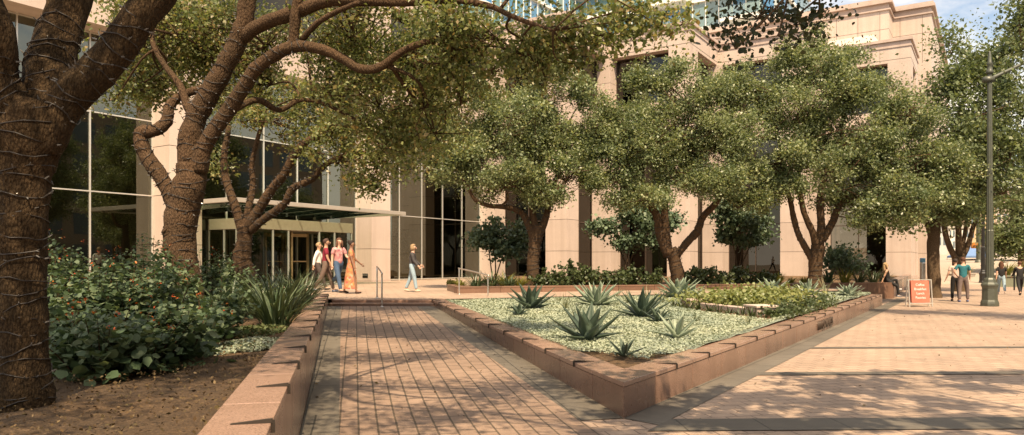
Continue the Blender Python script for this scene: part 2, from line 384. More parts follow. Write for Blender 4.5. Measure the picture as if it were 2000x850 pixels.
# path ramp: rises from the pavement to the steps
def rampz(p):
    u = ((Vector(p) - KC).dot(D)) / ((STEP_R - KC).dot(D)); return .008 + max(0, min(1, u)) * .372
def onramp(p, dz=0): return Vector((p[0], p[1], rampz(p) + dz))
LNEAR = LA0 - DL * 6; KNEAR = KC - D * 6
sl, sr = .33, .44
for nm, poly, m, ang in (('path', [LNEAR + PERP * sl, KNEAR - PERP * sr, KC - PERP * sr, STEP_R - PERP * sr, STEP_L + PERP * sl, LA0 + PERP * sl], 'path', ANG_D),
                         ('slate_border_left', [LNEAR, LNEAR + PERP * sl, LA0 + PERP * sl, STEP_L + PERP * sl, STEP_L, LA0], 'slate', ANG_D),
                         ('slate_border_right', [KC - PERP * sr, KC, STEP_R, STEP_R - PERP * sr], 'slate', ANG_D)):
    pp = [onramp(p) for p in poly]
    # split at the hinge so each piece stays planar
    if len(pp) == 6:
        if nm == 'path':
            sheet('path', [pp[2], pp[3], pp[4], pp[5]], m, ang, org=pp[5])
            b0 = sheet('path_apron', [pp[0], pp[1], pp[2], pp[5]], m, ang, org=pp[5])
        else:
            sheet('slate_border', [pp[5], pp[2], pp[3], pp[4]], m, ang); sheet('slate_border', [pp[0], pp[1], pp[2], pp[5]], m, ang)
    else: sheet('slate_border', pp, m, ang)
# street-side slate strip and cross bands
SD = (SE - KC); SD.z = 0; SD.normalize(); SP = Vector((SD.y, -SD.x, 0))
sheet('slate_border', [KC + Vector((0, 0, .006)), KC + SP * .40 - SD * .1 + Vector((0, 0, .006)), SE + SP * .40 + SD * 6 + Vector((0, 0, .006)), SE + SD * 6 + Vector((0, 0, .006))], 'slate', ANG_S)
NDIR = Vector((math.cos(ANG_N), math.sin(ANG_N), 0)); ND2 = Vector((math.cos(R(1.5)), math.sin(R(1.5)), 0))
for y0, wd, ds in ((6.55, .50, ND2), (9.8, .26, ND2), (12.85, .2, ND2)):
    # each starts at the street-side slate strip
    base = KC + SP * .40; u = (y0 - base.y) / SD.y
    a = base + SD * u + Vector((0, 0, .009)); u2 = (y0 + wd - base.y) / SD.y; a2 = base + SD * u2 + Vector((0, 0, .009))
    L = 13
    sheet('slate_band', [a, a + ds * L, a2 + ds * L, a2], 'slate', R(1.5))
# terrace and steps
tl = STEP_L - DL * 0 ; tdir = (STEP_R - STEP_L).normalized()
b1 = .38; e0 = .36
steps = MB()
a, b = STEP_L - tdir * .0, STEP_R
dd = Vector((-tdir.y, tdir.x, 0))
def rectprism(mb, a, b, d0, d1, z0, z1):
    p = [a + dd * d0, b + dd * d0, b + dd * d1, a + dd * d1]; mb.prism([(q.x, q.y) for q in p], z0, z1)
rectprism(steps, a, b, 0, .40, .2, .45)
rectprism(steps, a, b, .40, .80, .2, .519)
so = bevel(steps.build('entrance_steps', MAT['seat']), .012); tag(so, kind='structure')
O_B = Vector((-7.13, 37.5, 0))            # building origin: front corner of the lobby pier
def bl(X, Y, z=0.0): return O_B + S * X - T * Y + Vector((0, 0, z))
BED_BACK_L = QX(850, 19.6, ZP); BED_BACK_R = QX(1700, 26.3, ZP)
WALL_A = QX(893, 23.4, ZP); WALL_B = G(1745, 583, 0)
ter = [STEP_L + dd * .8 - tdir * .32, STEP_R + dd * .8 + tdir * .1, BED_BACK_R + Vector((-.6, 0, 0)), QX(1690, 28.9, ZP), WALL_A + Vector((0, 1, 0)), bl(12, 1.1), bl(-24, 1.1), bl(-24, -9), QX(500, 19.8, ZP)]
terr = sheet('terrace', [(p.x, p.y, ZP) for p in ter], 'terrace', ANG_N)

# ================================================================== planter walls
def wall_line(name, a, b, za, zb, z0a, z0b, thick, inward, mat, capmat, parent, joints=1.15, cap_h=.05, notch=True, notch_side=1, gap=.012, seamless=False):
    """granite wall from a to b (outer face line): panels with open joints, cap stones, dark strips let into the cap"""
    a = Vector((a.x, a.y, 0)); b = Vector((b.x, b.y, 0)); L = (b - a).length; u = (b - a) / L
    n = max(1, round(L / joints)); body = MB(); cap = MB(); nb = MB()
    for i in range(n):
        f0, f1 = i / n, (i + 1) / n
        p0, p1 = a + u * (L * f0 + gap / 2), a + u * (L * f1 - gap / 2)
        h0, h1 = za + (zb - za) * f0, za + (zb - za) * f1; g0, g1 = z0a + (z0b - z0a) * f0 - .05, z0a + (z0b - z0a) * f1 - .05
        for mb, q0, q1, lo0, lo1, hi0, hi1, out in ((body, p0, p1, g0, g1, h0 - cap_h - .004, h1 - cap_h - .004, .0), (cap, p0, p1, h0 - cap_h, h1 - cap_h, h0, h1, .008)):
            o_ = -inward * out; i_ = inward * (thick + out)
            vs = [q0 + o_ + Vector((0, 0, lo0)), q1 + o_ + Vector((0, 0, lo1)), q1 + i_ + Vector((0, 0, lo1)), q0 + i_ + Vector((0, 0, lo0)),
                  q0 + o_ + Vector((0, 0, hi0)), q1 + o_ + Vector((0, 0, hi1)), q1 + i_ + Vector((0, 0, hi1)), q0 + i_ + Vector((0, 0, hi0))]
            mb.add(vs, [(0, 3, 2, 1), (4, 5, 6, 7), (0, 1, 5, 4), (1, 2, 6, 5), (2, 3, 7, 6), (3, 0, 4, 7)])
        if notch:
            q = a + u * (L * (f0 + f1) / 2); hz = (h0 + h1) / 2
            o1 = q - inward * .014; o2 = q + inward * (thick * .62)
            st_ = MB(); wq = u * .011; zt_ = Vector((0, 0, hz + .0005)); st_.add([o1 - wq + zt_, o1 + wq + zt_, o2 + wq + zt_, o2 - wq + zt_, o1 - wq + zt_ + Vector((0, 0, .022)), o1 + wq + zt_ + Vector((0, 0, .022)), o2 + wq + zt_ + Vector((0, 0, .004)), o2 - wq + zt_ + Vector((0, 0, .004))], [(0, 3, 2, 1), (4, 5, 6, 7), (0, 1, 5, 4), (1, 2, 6, 5), (2, 3, 7, 6), (3, 0, 4, 7)]); flip_fix(st_); st_.bar(o1 + Vector((0, 0, hz + .015)), o1 + Vector((0, 0, hz - .05)), .024, .012, u)
            nb.v, nb.f = nb.v, nb.f
            st_.build('skate_stop', MAT['notch'], parent)
    flip_fix(body); flip_fix(cap)
    core = MB(); ci = inward * .03
    q0, q1 = a + u * .02, b - u * .02
    cvs = []
    for q, lo, hi in ((q0, z0a - .06, za - .02), (q1, z0b - .06, zb - .02)):
        cvs += [q + ci + Vector((0, 0, lo)), q + inward * (thick - .03) + Vector((0, 0, lo)), q + inward * (thick - .03) + Vector((0, 0, hi)), q + ci + Vector((0, 0, hi))]
    core.add(cvs, [(0, 1, 2, 3), (7, 6, 5, 4), (0, 4, 5, 1), (1, 5, 6, 2), (2, 6, 7, 3), (3, 7, 4, 0)])
    core.build('core', MAT['joint'], parent)
    bo = bevel(body.build('wall_panels', MAT[mat], parent), .004, 1); co = bevel(cap.build('coping', MAT[capmat], parent), .006, 2)
    return bo, co
def flip_fix(mb):
    bm = bmesh.new(); vv = [bm.verts.new(v) for v in mb.v]
    for f in mb.f: bm.faces.new([vv[i] for i in f])
    bmesh.ops.recalc_face_normals(bm, faces=bm.faces); bm.verts.index_update()
    mb.f = [tuple(v.index for v in f.verts) for f in bm.faces]; bm.free()

# triangular planter
pl = empty('granite_planter', (KC.x, KC.y, 0), 0, 'low polished red granite planter coming to a sharp corner, with the street address in bronze', 'planter')
cw = .36
RB = Vector((STEP_R.x, STEP_R.y, 0)) + D * .8
in_path = PERP; in_str = -SP
CB = cw / math.tan(math.acos(D.dot(SD)) / 2)
wall_line('path_wall', KC + D * (CB + .012), RB, .352, .530, 0, .36, cw, in_path, 'planter', 'planter_flat', pl, 1.16)
wall_line('street_wall', KC + SD * (CB + .012), SE, .352, .385, 0, 0, cw, in_str, 'planter', 'planter_flat', pl, 1.16)
# corner stone: closes the sharp corner
k0 = KC + SD * .003; k1 = KC + SD * .414
kin = MB(); pcs = [k0, k1, k1 + in_str * cw, KC + SD * .35 + in_str * (cw - .02)]
A_, B_, C_ = KC + D * .0 + SD * .004, KC + SD * .414, KC + SD * .414 + in_str * .33
A_, B_, P_ = KC, KC + SD * CB, KC + D * CB; C_ = B_ + in_str * cw
kin.prism([(q.x, q.y) for q in (A_, B_, C_, P_)], -.05, .300); flip_fix(kin)
kin.build('corner_stone', MAT['planter'], pl)
kc = MB(); kc.prism([(q.x, q.y) for q in (A_ - D * .010 - SD * .010, B_ + SP * .008, C_, P_ - PERP * .008)], .304, .354); flip_fix(kc); bevel(kc.build('corner_cap', MAT['planter_flat'], pl), .005)
ew = MB(); e1 = SE - SD * .0; e2 = SE + in_str * 1.4
# rear return of the planter at the far end
ew.prism([(q.x, q.y) for q in (e1 + SD * .006, e1 + SD * .18, e1 + SD * .18 + in_str * 1.2, e1 + SD * .006 + in_str * 1.2)], -.05, .385); flip_fix(ew)
bevel(ew.build('end_panel', MAT['planter_flat'], pl), .006)
# bronze letters on the street wall
def text_mesh(body, size, extr, mat, parent, origin, xdir, updir, name='lettering', bold=False, align='LEFT', world=True):
    cu = bpy.data.curves.new(name, 'FONT'); cu.body = body; cu.size = size; cu.extrude = extr; cu.align_x = align
    to = bpy.data.objects.new(name, cu); COL.objects.link(to)
    dg = bpy.context.evaluated_depsgraph_get(); me = bpy.data.meshes.new_from_object(to.evaluated_get(dg)); COL.objects.unlink(to); bpy.data.objects.remove(to)
    x = Vector(xdir).normalized(); u = Vector(updir).normalized(); nn = x.cross(u)
    off = top(parent).location if (parent and world) else Vector((0, 0, 0))
    for v in me.vertices: v.co = Vector(origin) + x * v.co.x + u * v.co.y + nn * v.co.z - off
    me.materials.clear(); me.materials.append(MAT[mat]); o = bpy.data.objects.new(name, me); COL.objects.link(o); o.parent = parent; return o
tp = G(1596, 652, 0); s0 = (tp - KC).dot(SD)
text_mesh('111 CONGRESS', .27, .014, 'bronze', pl, KC + SD * (s0 - .05) + SP * .016 + Vector((0, 0, .07)), SD * 1.0, (0, 0, 1), 'lettering')

# left wall
lw = empty('granite_wall', (LB0.x, LB0.y, 0), 0, 'long red granite wall with dark strips across its coping, edging the left bed', 'wall')
in_l = Vector((-DL.y, DL.x, 0))
LS = LA0 - DL * 5.2; LEN_END = LB0 + DL * .9
wall_line('path_side', LS, LEN_END, .70, .66, 0, .38, .30, in_l, 'planter', 'planter_flat', lw, 1.16)

# rear garden wall and bench ledge towards the street pier
bw = empty('garden_wall', (WALL_A.x, WALL_A.y, 0), 0, 'long low brown granite wall across the back with a seat ledge at its street end', 'wall')
WDIR = (WALL_B - WALL_A); WDIR.z = 0; WDIR.normalize(); WIN = Vector((-WDIR.y, WDIR.x, 0))
WZA, WZB = .735, .665
wall_line('front', WALL_A, WALL_B, WZA, WZB, ZP - .1, 0, .34, WIN, 'seat', 'seat', bw, 1.5, .05, notch=False)
PF = bl(28.1, -21.9)
sret = (PF - Vector((WALL_B.x, WALL_B.y, 0))); rl = sret.length; sret.normalize(); rin = Vector((-sret.y, sret.x, 0))
wall_line('street_return', Vector((WALL_B.x, WALL_B.y, 0)) + sret * .36, PF - sret * .1, WZB, WZB + .05, 0, 0, .42, rin, 'planter', 'planter_flat', bw, 1.5, .05, notch=False)
lret = WALL_A + Vector((-.55, 2.6, 0)); lr = (lret - WALL_A); lr.z = 0; lr.normalize()
wall_line('left_return', Vector((lret.x, lret.y, 0)), Vector((WALL_A.x, WALL_A.y, 0)) + lr * .35, WZA, WZA, ZP - .1, ZP - .1, .34, Vector((-lr.y, lr.x, 0)) * -1, 'seat', 'seat', bw, 1.2, .05, notch=False)

# ================================================================== planting beds (soil)
def bed(name, pts, mat, amp=.03, res=.22, seed=0, kind='structure', fn=None):
    """gently uneven soil filling a polygon"""
    xs = [p[0] for p in pts]; ys = [p[1] for p in pts]
    bm = bmesh.new(); vs = [bm.verts.new((p[0], p[1], 0)) for p in pts]; f = bm.faces.new(vs)
    def cut(axis, lo, hi):
        v = lo + res
        while v < hi:
            co = (v, 0, 0) if axis == 0 else (0, v, 0); no = (1, 0, 0) if axis == 0 else (0, 1, 0)
            bmesh.ops.bisect_plane(bm, geom=bm.verts[:] + bm.edges[:] + bm.faces[:], plane_co=co, plane_no=no); v += res
    cut(0, min(xs), max(xs)); cut(1, min(ys), max(ys))
    from mathutils import noise as N
    for v in bm.verts: v.co.z = fn(v.co.x, v.co.y) + amp * N.noise(Vector((v.co.x * .9 + seed, v.co.y * .9, 0))) + amp * .5 * N.noise(Vector((v.co.x * 3 + seed, v.co.y * 3, 2)))
    bmesh.ops.recalc_face_normals(bm, faces=bm.faces)
    me = bpy.data.meshes.new(name); bm.to_mesh(me); bm.free()
    me.polygons.foreach_set('use_smooth', [True] * len(me.polygons))
    if me.polygons[0].normal.z < 0: me.flip_normals()
    me.materials.append(MAT[mat]); o = bpy.data.objects.new(name, me); link(o); tag(o, kind=kind); return o
def tri_z(x, y):           # level of the soil in the triangular planter
    p = Vector((x, y, 0)); u = (p - KC).dot(D) / 12.5; v = (p - KC).dot(SD) / 21.5
    return .30 + .15 * max(0, min(1, u)) * (1 - min(1, max(0, v)) * .5) + .03 * min(1, max(0, (u + v) * 1.6))
_cc = PERP.dot(SD); tri_in = [KC + SD * (.30 / _cc) + D * (.30 / _cc), SE + in_str * .32 - SD * .1, SE + in_str * 1.3, BED_BACK_R + Vector((-.5, -.0, 0)), BED_BACK_L + Vector((.6, .1, 0)), RB + in_path * .34]
bed('planter_soil', [(p.x, p.y) for p in tri_in], 'mulch', .03, .3, 3, fn=tri_z)
left_poly = [LS + in_l * .28 - DL * 1, LEN_END + in_l * .28, LEN_END + in_l * .28 + Vector((-1.6, .6, 0)), Vector((-9, 21.5, 0)), Vector((-14, 17.5, 0)), Vector((-14, 1, 0)), Vector((-4, 1, 0))]
def left_z(x, y): return .60 - .05 * max(0, min(1, (8 - y) / 5))
bed('left_bed_soil', [(p.x, p.y) for p in left_poly], 'mulch', .05, .3, 8, fn=left_z)
back_poly = [WALL_A + WIN * .3, Vector((WALL_B.x, WALL_B.y, 0)) + WIN * .3 - WDIR * .35, PF - sret * 1 + rin * .4, bl(28.1, -16.3), bl(22.5, -16.3), bl(22.5, -10.7), bl(16.9, -10.7), bl(16.9, -5.1), bl(11.3, -5.1), bl(11.3, -1.5), lret + Vector((.4, 0, 0))]
bed('garden_soil', [(p.x, p.y) for p in back_poly], 'mulch', .04, .5, 5, fn=lambda x, y: .63)

# ================================================================== the office building
OB = empty('office_building', O_B, ANG_S, 'pale pink granite office building with tall piers, dark glass and stepped corners', 'building')
Z0, ZS, ZW, ZH, ZT = .5, 9.9, 11.7, 14.95, 16.55
OUT = [(-26, 0), (11.3, 0), (11.3, -5.1), (16.9, -5.1), (16.9, -10.7), (22.5, -10.7), (22.5, -16.3), (28.1, -16.3), (28.1, -21.9), (33.6, -21.9), (33.6, -14), (62, -14), (62, 14), (-26, 14)]
def offs(poly, d):       # offset inward (ccw rectilinear)
    n = len(poly); out = []
    for i in range(n):
        p0, p1, p2 = poly[i - 1], poly[i], poly[(i + 1) % n]
        def nrm(a, b):
            dx, dy = b[0] - a[0], b[1] - a[1]; L = math.hypot(dx, dy); return (-dy / L, dx / L)
        a, b = nrm(p0, p1), nrm(p1, p2); out.append((p1[0] + (a[0] + b[0]) * d, p1[1] + (a[1] + b[1]) * d))
    return out
def ring(mb, poly, d_out, d_in, z0, z1, edges=None):
    a, b = offs(poly, -d_out), offs(poly, d_in); n = len(poly)
    idx = range(n) if edges is None else edges
    base = len(mb.v)
    for p in a: mb.v.append((p[0], p[1], z0))
    for p in a: mb.v.append((p[0], p[1], z1))
    for p in b: mb.v.append((p[0], p[1], z0))
    for p in b: mb.v.append((p[0], p[1], z1))
    for i in idx:
        j = (i + 1) % n
        mb.f += [tuple(base + k for k in f) for f in ((i, j, n + j, n + i), (2 * n + j, 2 * n + i, 3 * n + i, 3 * n + j), (n + i, n + j, 3 * n + j, 3 * n + i), (j, i, 2 * n + i, 2 * n + j))]
    return mb
# stone bands
b = MB(); ring(b, OUT, 0, 1.4, ZS, ZW); bo = b.build('spandrel', MAT['facade'], OB, world=False)
b = MB(); ring(b, OUT, 0, .8, ZH, 15.95); b.build('parapet', MAT['facade'], OB, world=False)
b = MB(); ring(b, OUT, .05, .8, 15.955, 16.06); ring(b, OUT, -.02, .8, 16.064, 16.36); ring(b, OUT, .10, .8, 16.364, ZT); b.build('cornice', MAT['facade_cap'], OB, world=False)
b = MB(); ring(b, OUT, -.004 + .012, 0.02, 15.15, 15.17); b.build('joint_line', MAT['joint'], OB, world=False)
# vertical joints on the stone bands
b = MB()
for i in range(9):
    (x0, y0), (x1, y1) = OUT[i], OUT[i + 1]; L = math.hypot(x1 - x0, y1 - y0); k = max(2, round(L / 1.9)); ux, uy = (x1 - x0) / L, (y1 - y0) / L; nx, ny = uy, -ux
    for q in range(1, k):
        cx, cy = x0 + ux * L * q / k, y0 + uy * L * q / k
        for z0, z1 in ((ZS + .01, ZW - .01), (ZH + .02, 15.14), (15.18, 15.95)):
            b.add([(cx - ux * .007 + nx * .003, cy - uy * .007 + ny * .003, z0), (cx + ux * .007 + nx * .003, cy + uy * .007 + ny * .003, z0), (cx + ux * .007 + nx * .003, cy + uy * .007 + ny * .003, z1), (cx - ux * .007 + nx * .003, cy - uy * .007 + ny * .003, z1)], [(0, 1, 2, 3)])
b.build('panel_joints', MAT['joint'], OB, world=False)
# floors, back walls
def ngon(mb, poly, z0, z1): mb.prism(poly, z0, z1)
b = MB(); ngon(b, offs(OUT, 1.5), 10.0, 11.6); b.build('upper_floor', MAT['interior'], OB, world=False)
b = MB(); ngon(b, offs(OUT, .9), 15.2, 15.9); b.build('roof', MAT['kerb'], OB, world=False)
b = MB(); ngon(b, offs(OUT, 1.0), .3, .515); b.build('lobby_floor', MAT['int_floor'], OB, world=False)
b = MB(); b.box((-25.5, 10.5, .5), (30, 10.9, 10)); b.box((30, -13, .5), (30.3, 10.5, 10)); b.box((-25.5, 6, 11.6), (60, 6.3, 15.2)); b.box((12.5, 1.5, .5), (12.7, 10.4, 9.9)); b.box((14, 3, .51), (29.9, 3.3, 9.9)); b.build('core_wall', MAT['interior'], OB, world=False)
b = MB(); b.box((-23, 10.2, 2.0), (-12.2, 10.45, 8.4)); b.build('timber_panel', MAT['int_wood'], OB, world=False)
# piers
def pier(x0, x1, y0, y1, z0, z1, pitch=1.9, first=2.2, name='pier'):
    mb = MB(); core = MB(); z = z0; cuts = []
    c = first
    while c < z1 - .1:
        if c > z0 + .1: cuts.append(c)
        c += pitch
    for q in cuts + [z1]:
        mb.box((x0, y0, z), (x1, y1, q - (.012 if q != z1 else .004))); z = q + .012
    po = mb.build(name, MAT['facade'], OB, world=False)
    core.box((x0 + .03, y0 + .03, z0), (x1 - .03, y1 - .03, z1 - .02)); core.build('joints', MAT['joint'], po, world=False)
    if first < 3 and z1 - z0 > 8:
        bs = MB(); bs.box((x0 - .012, y0 - .012, z0 - .1), (x1 + .012, y1 + .012, z0 + .12)); bs.build('plinth', MAT['facade_cap'], po, world=False)
    return po
lobby_piers = {}
for x in (-22, -11, 0): lobby_piers[x] = pier(x, x + 1.4, 0, 1.4, Z0, ZS)
pier(11.0, 12.6, -.02, 1.2, Z0, ZS)
CONV = [(11.3, -5.1), (16.9, -10.7), (22.5, -16.3), (28.1, -21.9)]; CONC = [(16.9, -5.1), (22.5, -10.7), (28.1, -16.3)]
for x, y in CONV: pier(x, x + 1.45, y, y + 1.5, Z0, ZS)
for x, y in CONC: pier(x - .45, x + 1.1, y - .45, y + 1.1, Z0, ZS)
pier(32.1, 33.6, -21.9, -20.4, Z0, ZS); pier(29.56, 32.0, -21.86, -21.0, Z0, ZS)
for (x, y) in CONV + [(-11, 0), (0, 0), (32.1, -21.9)]: pier(x, x + 1.45, y, y + 1.4, ZW + .003, ZH, 1.7, 13.3, 'upper_pier')
for (x, y) in CONC + [(11.3, 0)]: pier(x - .3, x + 1.1, y - .3, y + 1.1, ZW + .003, ZH, 1.7, 13.3, 'upper_pier')
# vent plate in the lobby pier
v = MB(); v.box((.02 - .02, .25, .72), (-.012, .62, .94)); vo = v.build('vent_plate', MAT['black'], lobby_piers[0], world=False)
v = MB(); v.box((-.018, .27, .82), (-.03, .60, .92)); v.build('cover', MAT['steel'], vo, world=False)

# windows: each bay is one window (glass sheet) with its frame as a sub-part
def window(p, q, z0, z1, lites, transoms, gmat='glass_dark', fmat='bronze', fw=.06, double=False):
    p, q = Vector((*p, 0)), Vector((*q, 0)); L = (q - p).length; u = (q - p) / L; nrm = Vector((u.y, -u.x, 0))
    g = MB(); g.add([p + Vector((0, 0, z0)), q + Vector((0, 0, z0)), q + Vector((0, 0, z1)), p + Vector((0, 0, z1))], [(0, 1, 2, 3)])
    wo = g.build('window', MAT[gmat], OB, world=False)
    f = MB()
    for i in range(lites + 1):
        c = p + u * min(max(L * i / lites, .03), L - .03); f.bar(c + nrm * .03 + Vector((0, 0, z0)), c + nrm * .03 + Vector((0, 0, z1)), fw, fw, u)
    for k, zt in enumerate([z0 + .05, z1 - .04] + list(transoms)):
        f.bar(p + nrm * .034 + Vector((0, 0, zt)), q + nrm * .034 + Vector((0, 0, zt)), fw * .9, fw * .9)
    f.build('frame', MAT[fmat], wo, world=False); return wo
GI = 1.12
for x0, x1, n in ((-24.5, -22.01, 1), (-20.6, -11, 4), (-9.6, 0, 5), (1.4, 11.0, 5)): window((x0, GI), (x1, GI), .52, ZS, n, (4.1, 7.0), 'glass', 'alu', .05)
def bay(a, b_, z0, z1, tr, n=2):
    """window set back between two piers along one outline edge"""
    window(a, b_, z0, z1, n, tr)
gi = 1.0
for k in range(3):
    (ax, ay), (cx, cy) = CONV[k], CONC[k]      # face along S (front to back), then along T
    bay((ax + 1.45, ay + gi), (cx - .45, cy + gi), .6, ZS, (2.2 + 1.9, 6.0), 2)
    nx, ny = CONV[k + 1]
    bay((cx + gi, cy - .45), (nx + gi, ny + 1.5), .6, ZS, (4.1, 6.0), 2)
bay((11.3 + gi, 0), (11.3 + gi, -3.6), .6, ZS, (4.1, 6.0), 2)
for k in range(3):
    (ax, ay), (cx, cy) = CONV[k], CONC[k]; nx, ny = CONV[k + 1]
    bay((ax + 1.45, ay + .7), (cx - .3, cy + .7), ZW, ZH, (), 2); bay((cx + .7, cy - .3), (nx + .7, ny + 1.4), ZW, ZH, (), 2)
bay((12.0, -.3), (12.0, -3.7), ZW, ZH, (), 2)
for x0, x1 in ((-26, -11), (-9.55, 0), (1.45, 11.0)): bay((x0, .7), (x1, .7), ZW, ZH, (), 4)
bay((29.6, -21.2), (32.1, -21.2), ZW, ZH, (), 1)

# taller block set back above the street side
T2 = [(33.6 + .02, -20), (36.2, -20), (36.2, -22.6), (62, -22.6), (62, 6), (33.62, 6)]
b = MB(); ring(b, T2, 0, .6, ZT - 6.6, 20.25); b.build('tower_wall', MAT['facade'], OB, world=False)
b = MB(); ring(b, T2, .12, .6, 20.255, 20.36); ring(b, T2, 0, .6, 20.364, 20.75); ring(b, T2, .25, .6, 20.754, 20.95); ring(b, T2, .14, .6, 20.953, 21.15); b.build('tower_cornice', MAT['facade_cap'], OB, world=False)
b = MB(); ring(b, T2, .008, .02, 18.85, 18.87)
for x, y0_, y1_ in ((33.62, -20, 5), (36.2, -22.6, -20)):
    y = y0_ + .6
    while y < y1_: b.box((x - .006, y - .012, 16.6), (x + .01, y + .012, 20.2)); y += 1.5
b.build('tower_joints', MAT['joint'], OB, world=False)
b = MB(); ngon(b, offs(T2, .5), 20.3, 20.6); b.build('tower_roof', MAT['kerb'], OB, world=False)
pier(36.2, 37.7, -22.6, -21.1, .3, ZT - 6.62, name='pier'); pier(33.7, 35.2, -20, -18.5, .3, ZT - 6.62)
# bevelled skylight upstand between the parapet and the tower
b = MB(); b.add([(29.5, -20, 16.6), (33.55, -20, 16.6), (33.55, -8, 16.6), (29.5, -8, 16.6), (31.5, -19.2, 18.0), (33.55, -19.2, 18.0), (33.55, -8, 18.0), (31.5, -8, 18.0)], [(0, 3, 2, 1), (4, 5, 6, 7), (0, 1, 5, 4), (1, 2, 6, 5), (2, 3, 7, 6), (3, 0, 4, 7)]); b.build('upstand', MAT['facade'], OB, world=False)

MAT['canopy_metal'] = M_plain('canopy_metal', (.38, .34, .29), .45, .1, .05)
# entrance canopy: glass slab with a metal fascia
CX0, CX1, CY = -10.9, -1.6, -3.7
cz0, cz1 = 3.68, 3.84
b = MB(); b.box((CX0, CY, cz0), (CX1, CY + .12, cz1)); b.box((CX0, CY + .122, cz0), (CX0 + .12, 1.0, cz1)); b.box((CX1 - .12, CY + .122, cz0), (CX1, 1.0, cz1)); fas = bevel(b.build('canopy', MAT['canopy_metal'], OB, world=False), .01)
b = MB(); b.box((CX0 + .13, CY + .13, cz1 - .06), (CX1 - .13, .98, cz1 - .03)); b.build('glass_roof', MAT['canopy_glass'], fas, world=False)
b = MB()
for i in range(1, 8):
    x = CX0 + (CX1 - CX0) * i / 8; b.add([(x - .02, CY + .13, cz1 - .07), (x + .02, CY + .13, cz1 - .07), (x + .02, 1.0, cz1 - .07), (x - .02, 1.0, cz1 - .07), (x - .02, CY + .13, cz1 - .12), (x + .02, CY + .13, cz1 - .12), (x + .02, 1.0, cz1 - .3), (x - .02, 1.0, cz1 - .3)], [(0, 1, 2, 3), (7, 6, 5, 4), (0, 4, 5, 1), (2, 6, 7, 3), (1, 5, 6, 2), (0, 3, 7, 4)])
b.build('glass_fins', MAT['canopy_glass'], fas, world=False)
# entrance vestibule with revolving door
VX0, VX1, VY = -8.6, -2.9, -1.6
b = MB(); b.box((VX0, VY, 2.86), (VX1, GI - .05, 3.3)); vest = bevel(b.build('vestibule', MAT['header'], OB, world=False), .01)
b = MB(); 
for x in (VX0 + .05, VX0 + 1.2, VX0 + 2.0, VX1 - 2.0, VX1 - 1.1, VX1 - .05): b.box((x - .035, VY + .02, .5), (x + .035, VY + .09, 2.86))
for y in (VY + .8, VY + 1.6, GI - .1):
    for x in (VX0 + .05, VX1 - .05): b.box((x - .035, y, .5), (x + .035, y + .07, 2.86))
b.box((VX0, VY + .02, .5), (VX1, VY + .08, .58)); b.build('frame', MAT['alu'], vest, world=False)
b = MB(); yy = VY + .055
b.add([(VX0, yy, .58), (VX0 + 2, yy, .58), (VX0 + 2, yy, 2.86), (VX0, yy, 2.86)], [(0, 1, 2, 3)]); b.add([(VX1 - 2, yy, .58), (VX1, yy, .58), (VX1, yy, 2.86), (VX1 - 2, yy, 2.86)], [(0, 1, 2, 3)])
b.add([(VX1 - .05, VY, .58), (VX1 - .05, GI, .58), (VX1 - .05, GI, 2.86), (VX1 - .05, VY, 2.86)], [(0, 1, 2, 3)]); b.add([(VX0 + .05, VY, .58), (VX0 + .05, GI, .58), (VX0 + .05, GI, 2.86), (VX0 + .05, VY, 2.86)], [(3, 2, 1, 0)])

for i_ in range(0, len(b.v), 4):
    g_ = MB(); g_.add(b.v[i_:i_ + 4], [tuple(q - i_ for q in b.f[i_ // 4])]); g_.build('glass_panel', MAT['glass'], vest, world=False)
rd = MB(); rcx, rcy = (VX0 + VX1) / 2, VY + 1.15
for k in range(4):
    a = math.pi / 4 + k * math.pi / 2 + .3; ex, ey = rcx + math.cos(a) * .95, rcy + math.sin(a) * .95
    for r_ in (.06, .9):
        px_, py_ = rcx + math.cos(a) * r_, rcy + math.sin(a) * r_; rd.box((px_ - .04, py_ - .04, .54), (px_ + .04, py_ + .04, 2.8))
    rd.bar((rcx, rcy, .62), (ex, ey, .62), .05, .16); rd.bar((rcx, rcy, 2.7), (ex, ey, 2.7), .05, .14); rd.bar((rcx, rcy, 1.55), (ex, ey, 1.55), .03, .05)
rd.build('revolving_door', MAT['brass'], vest, world=False)

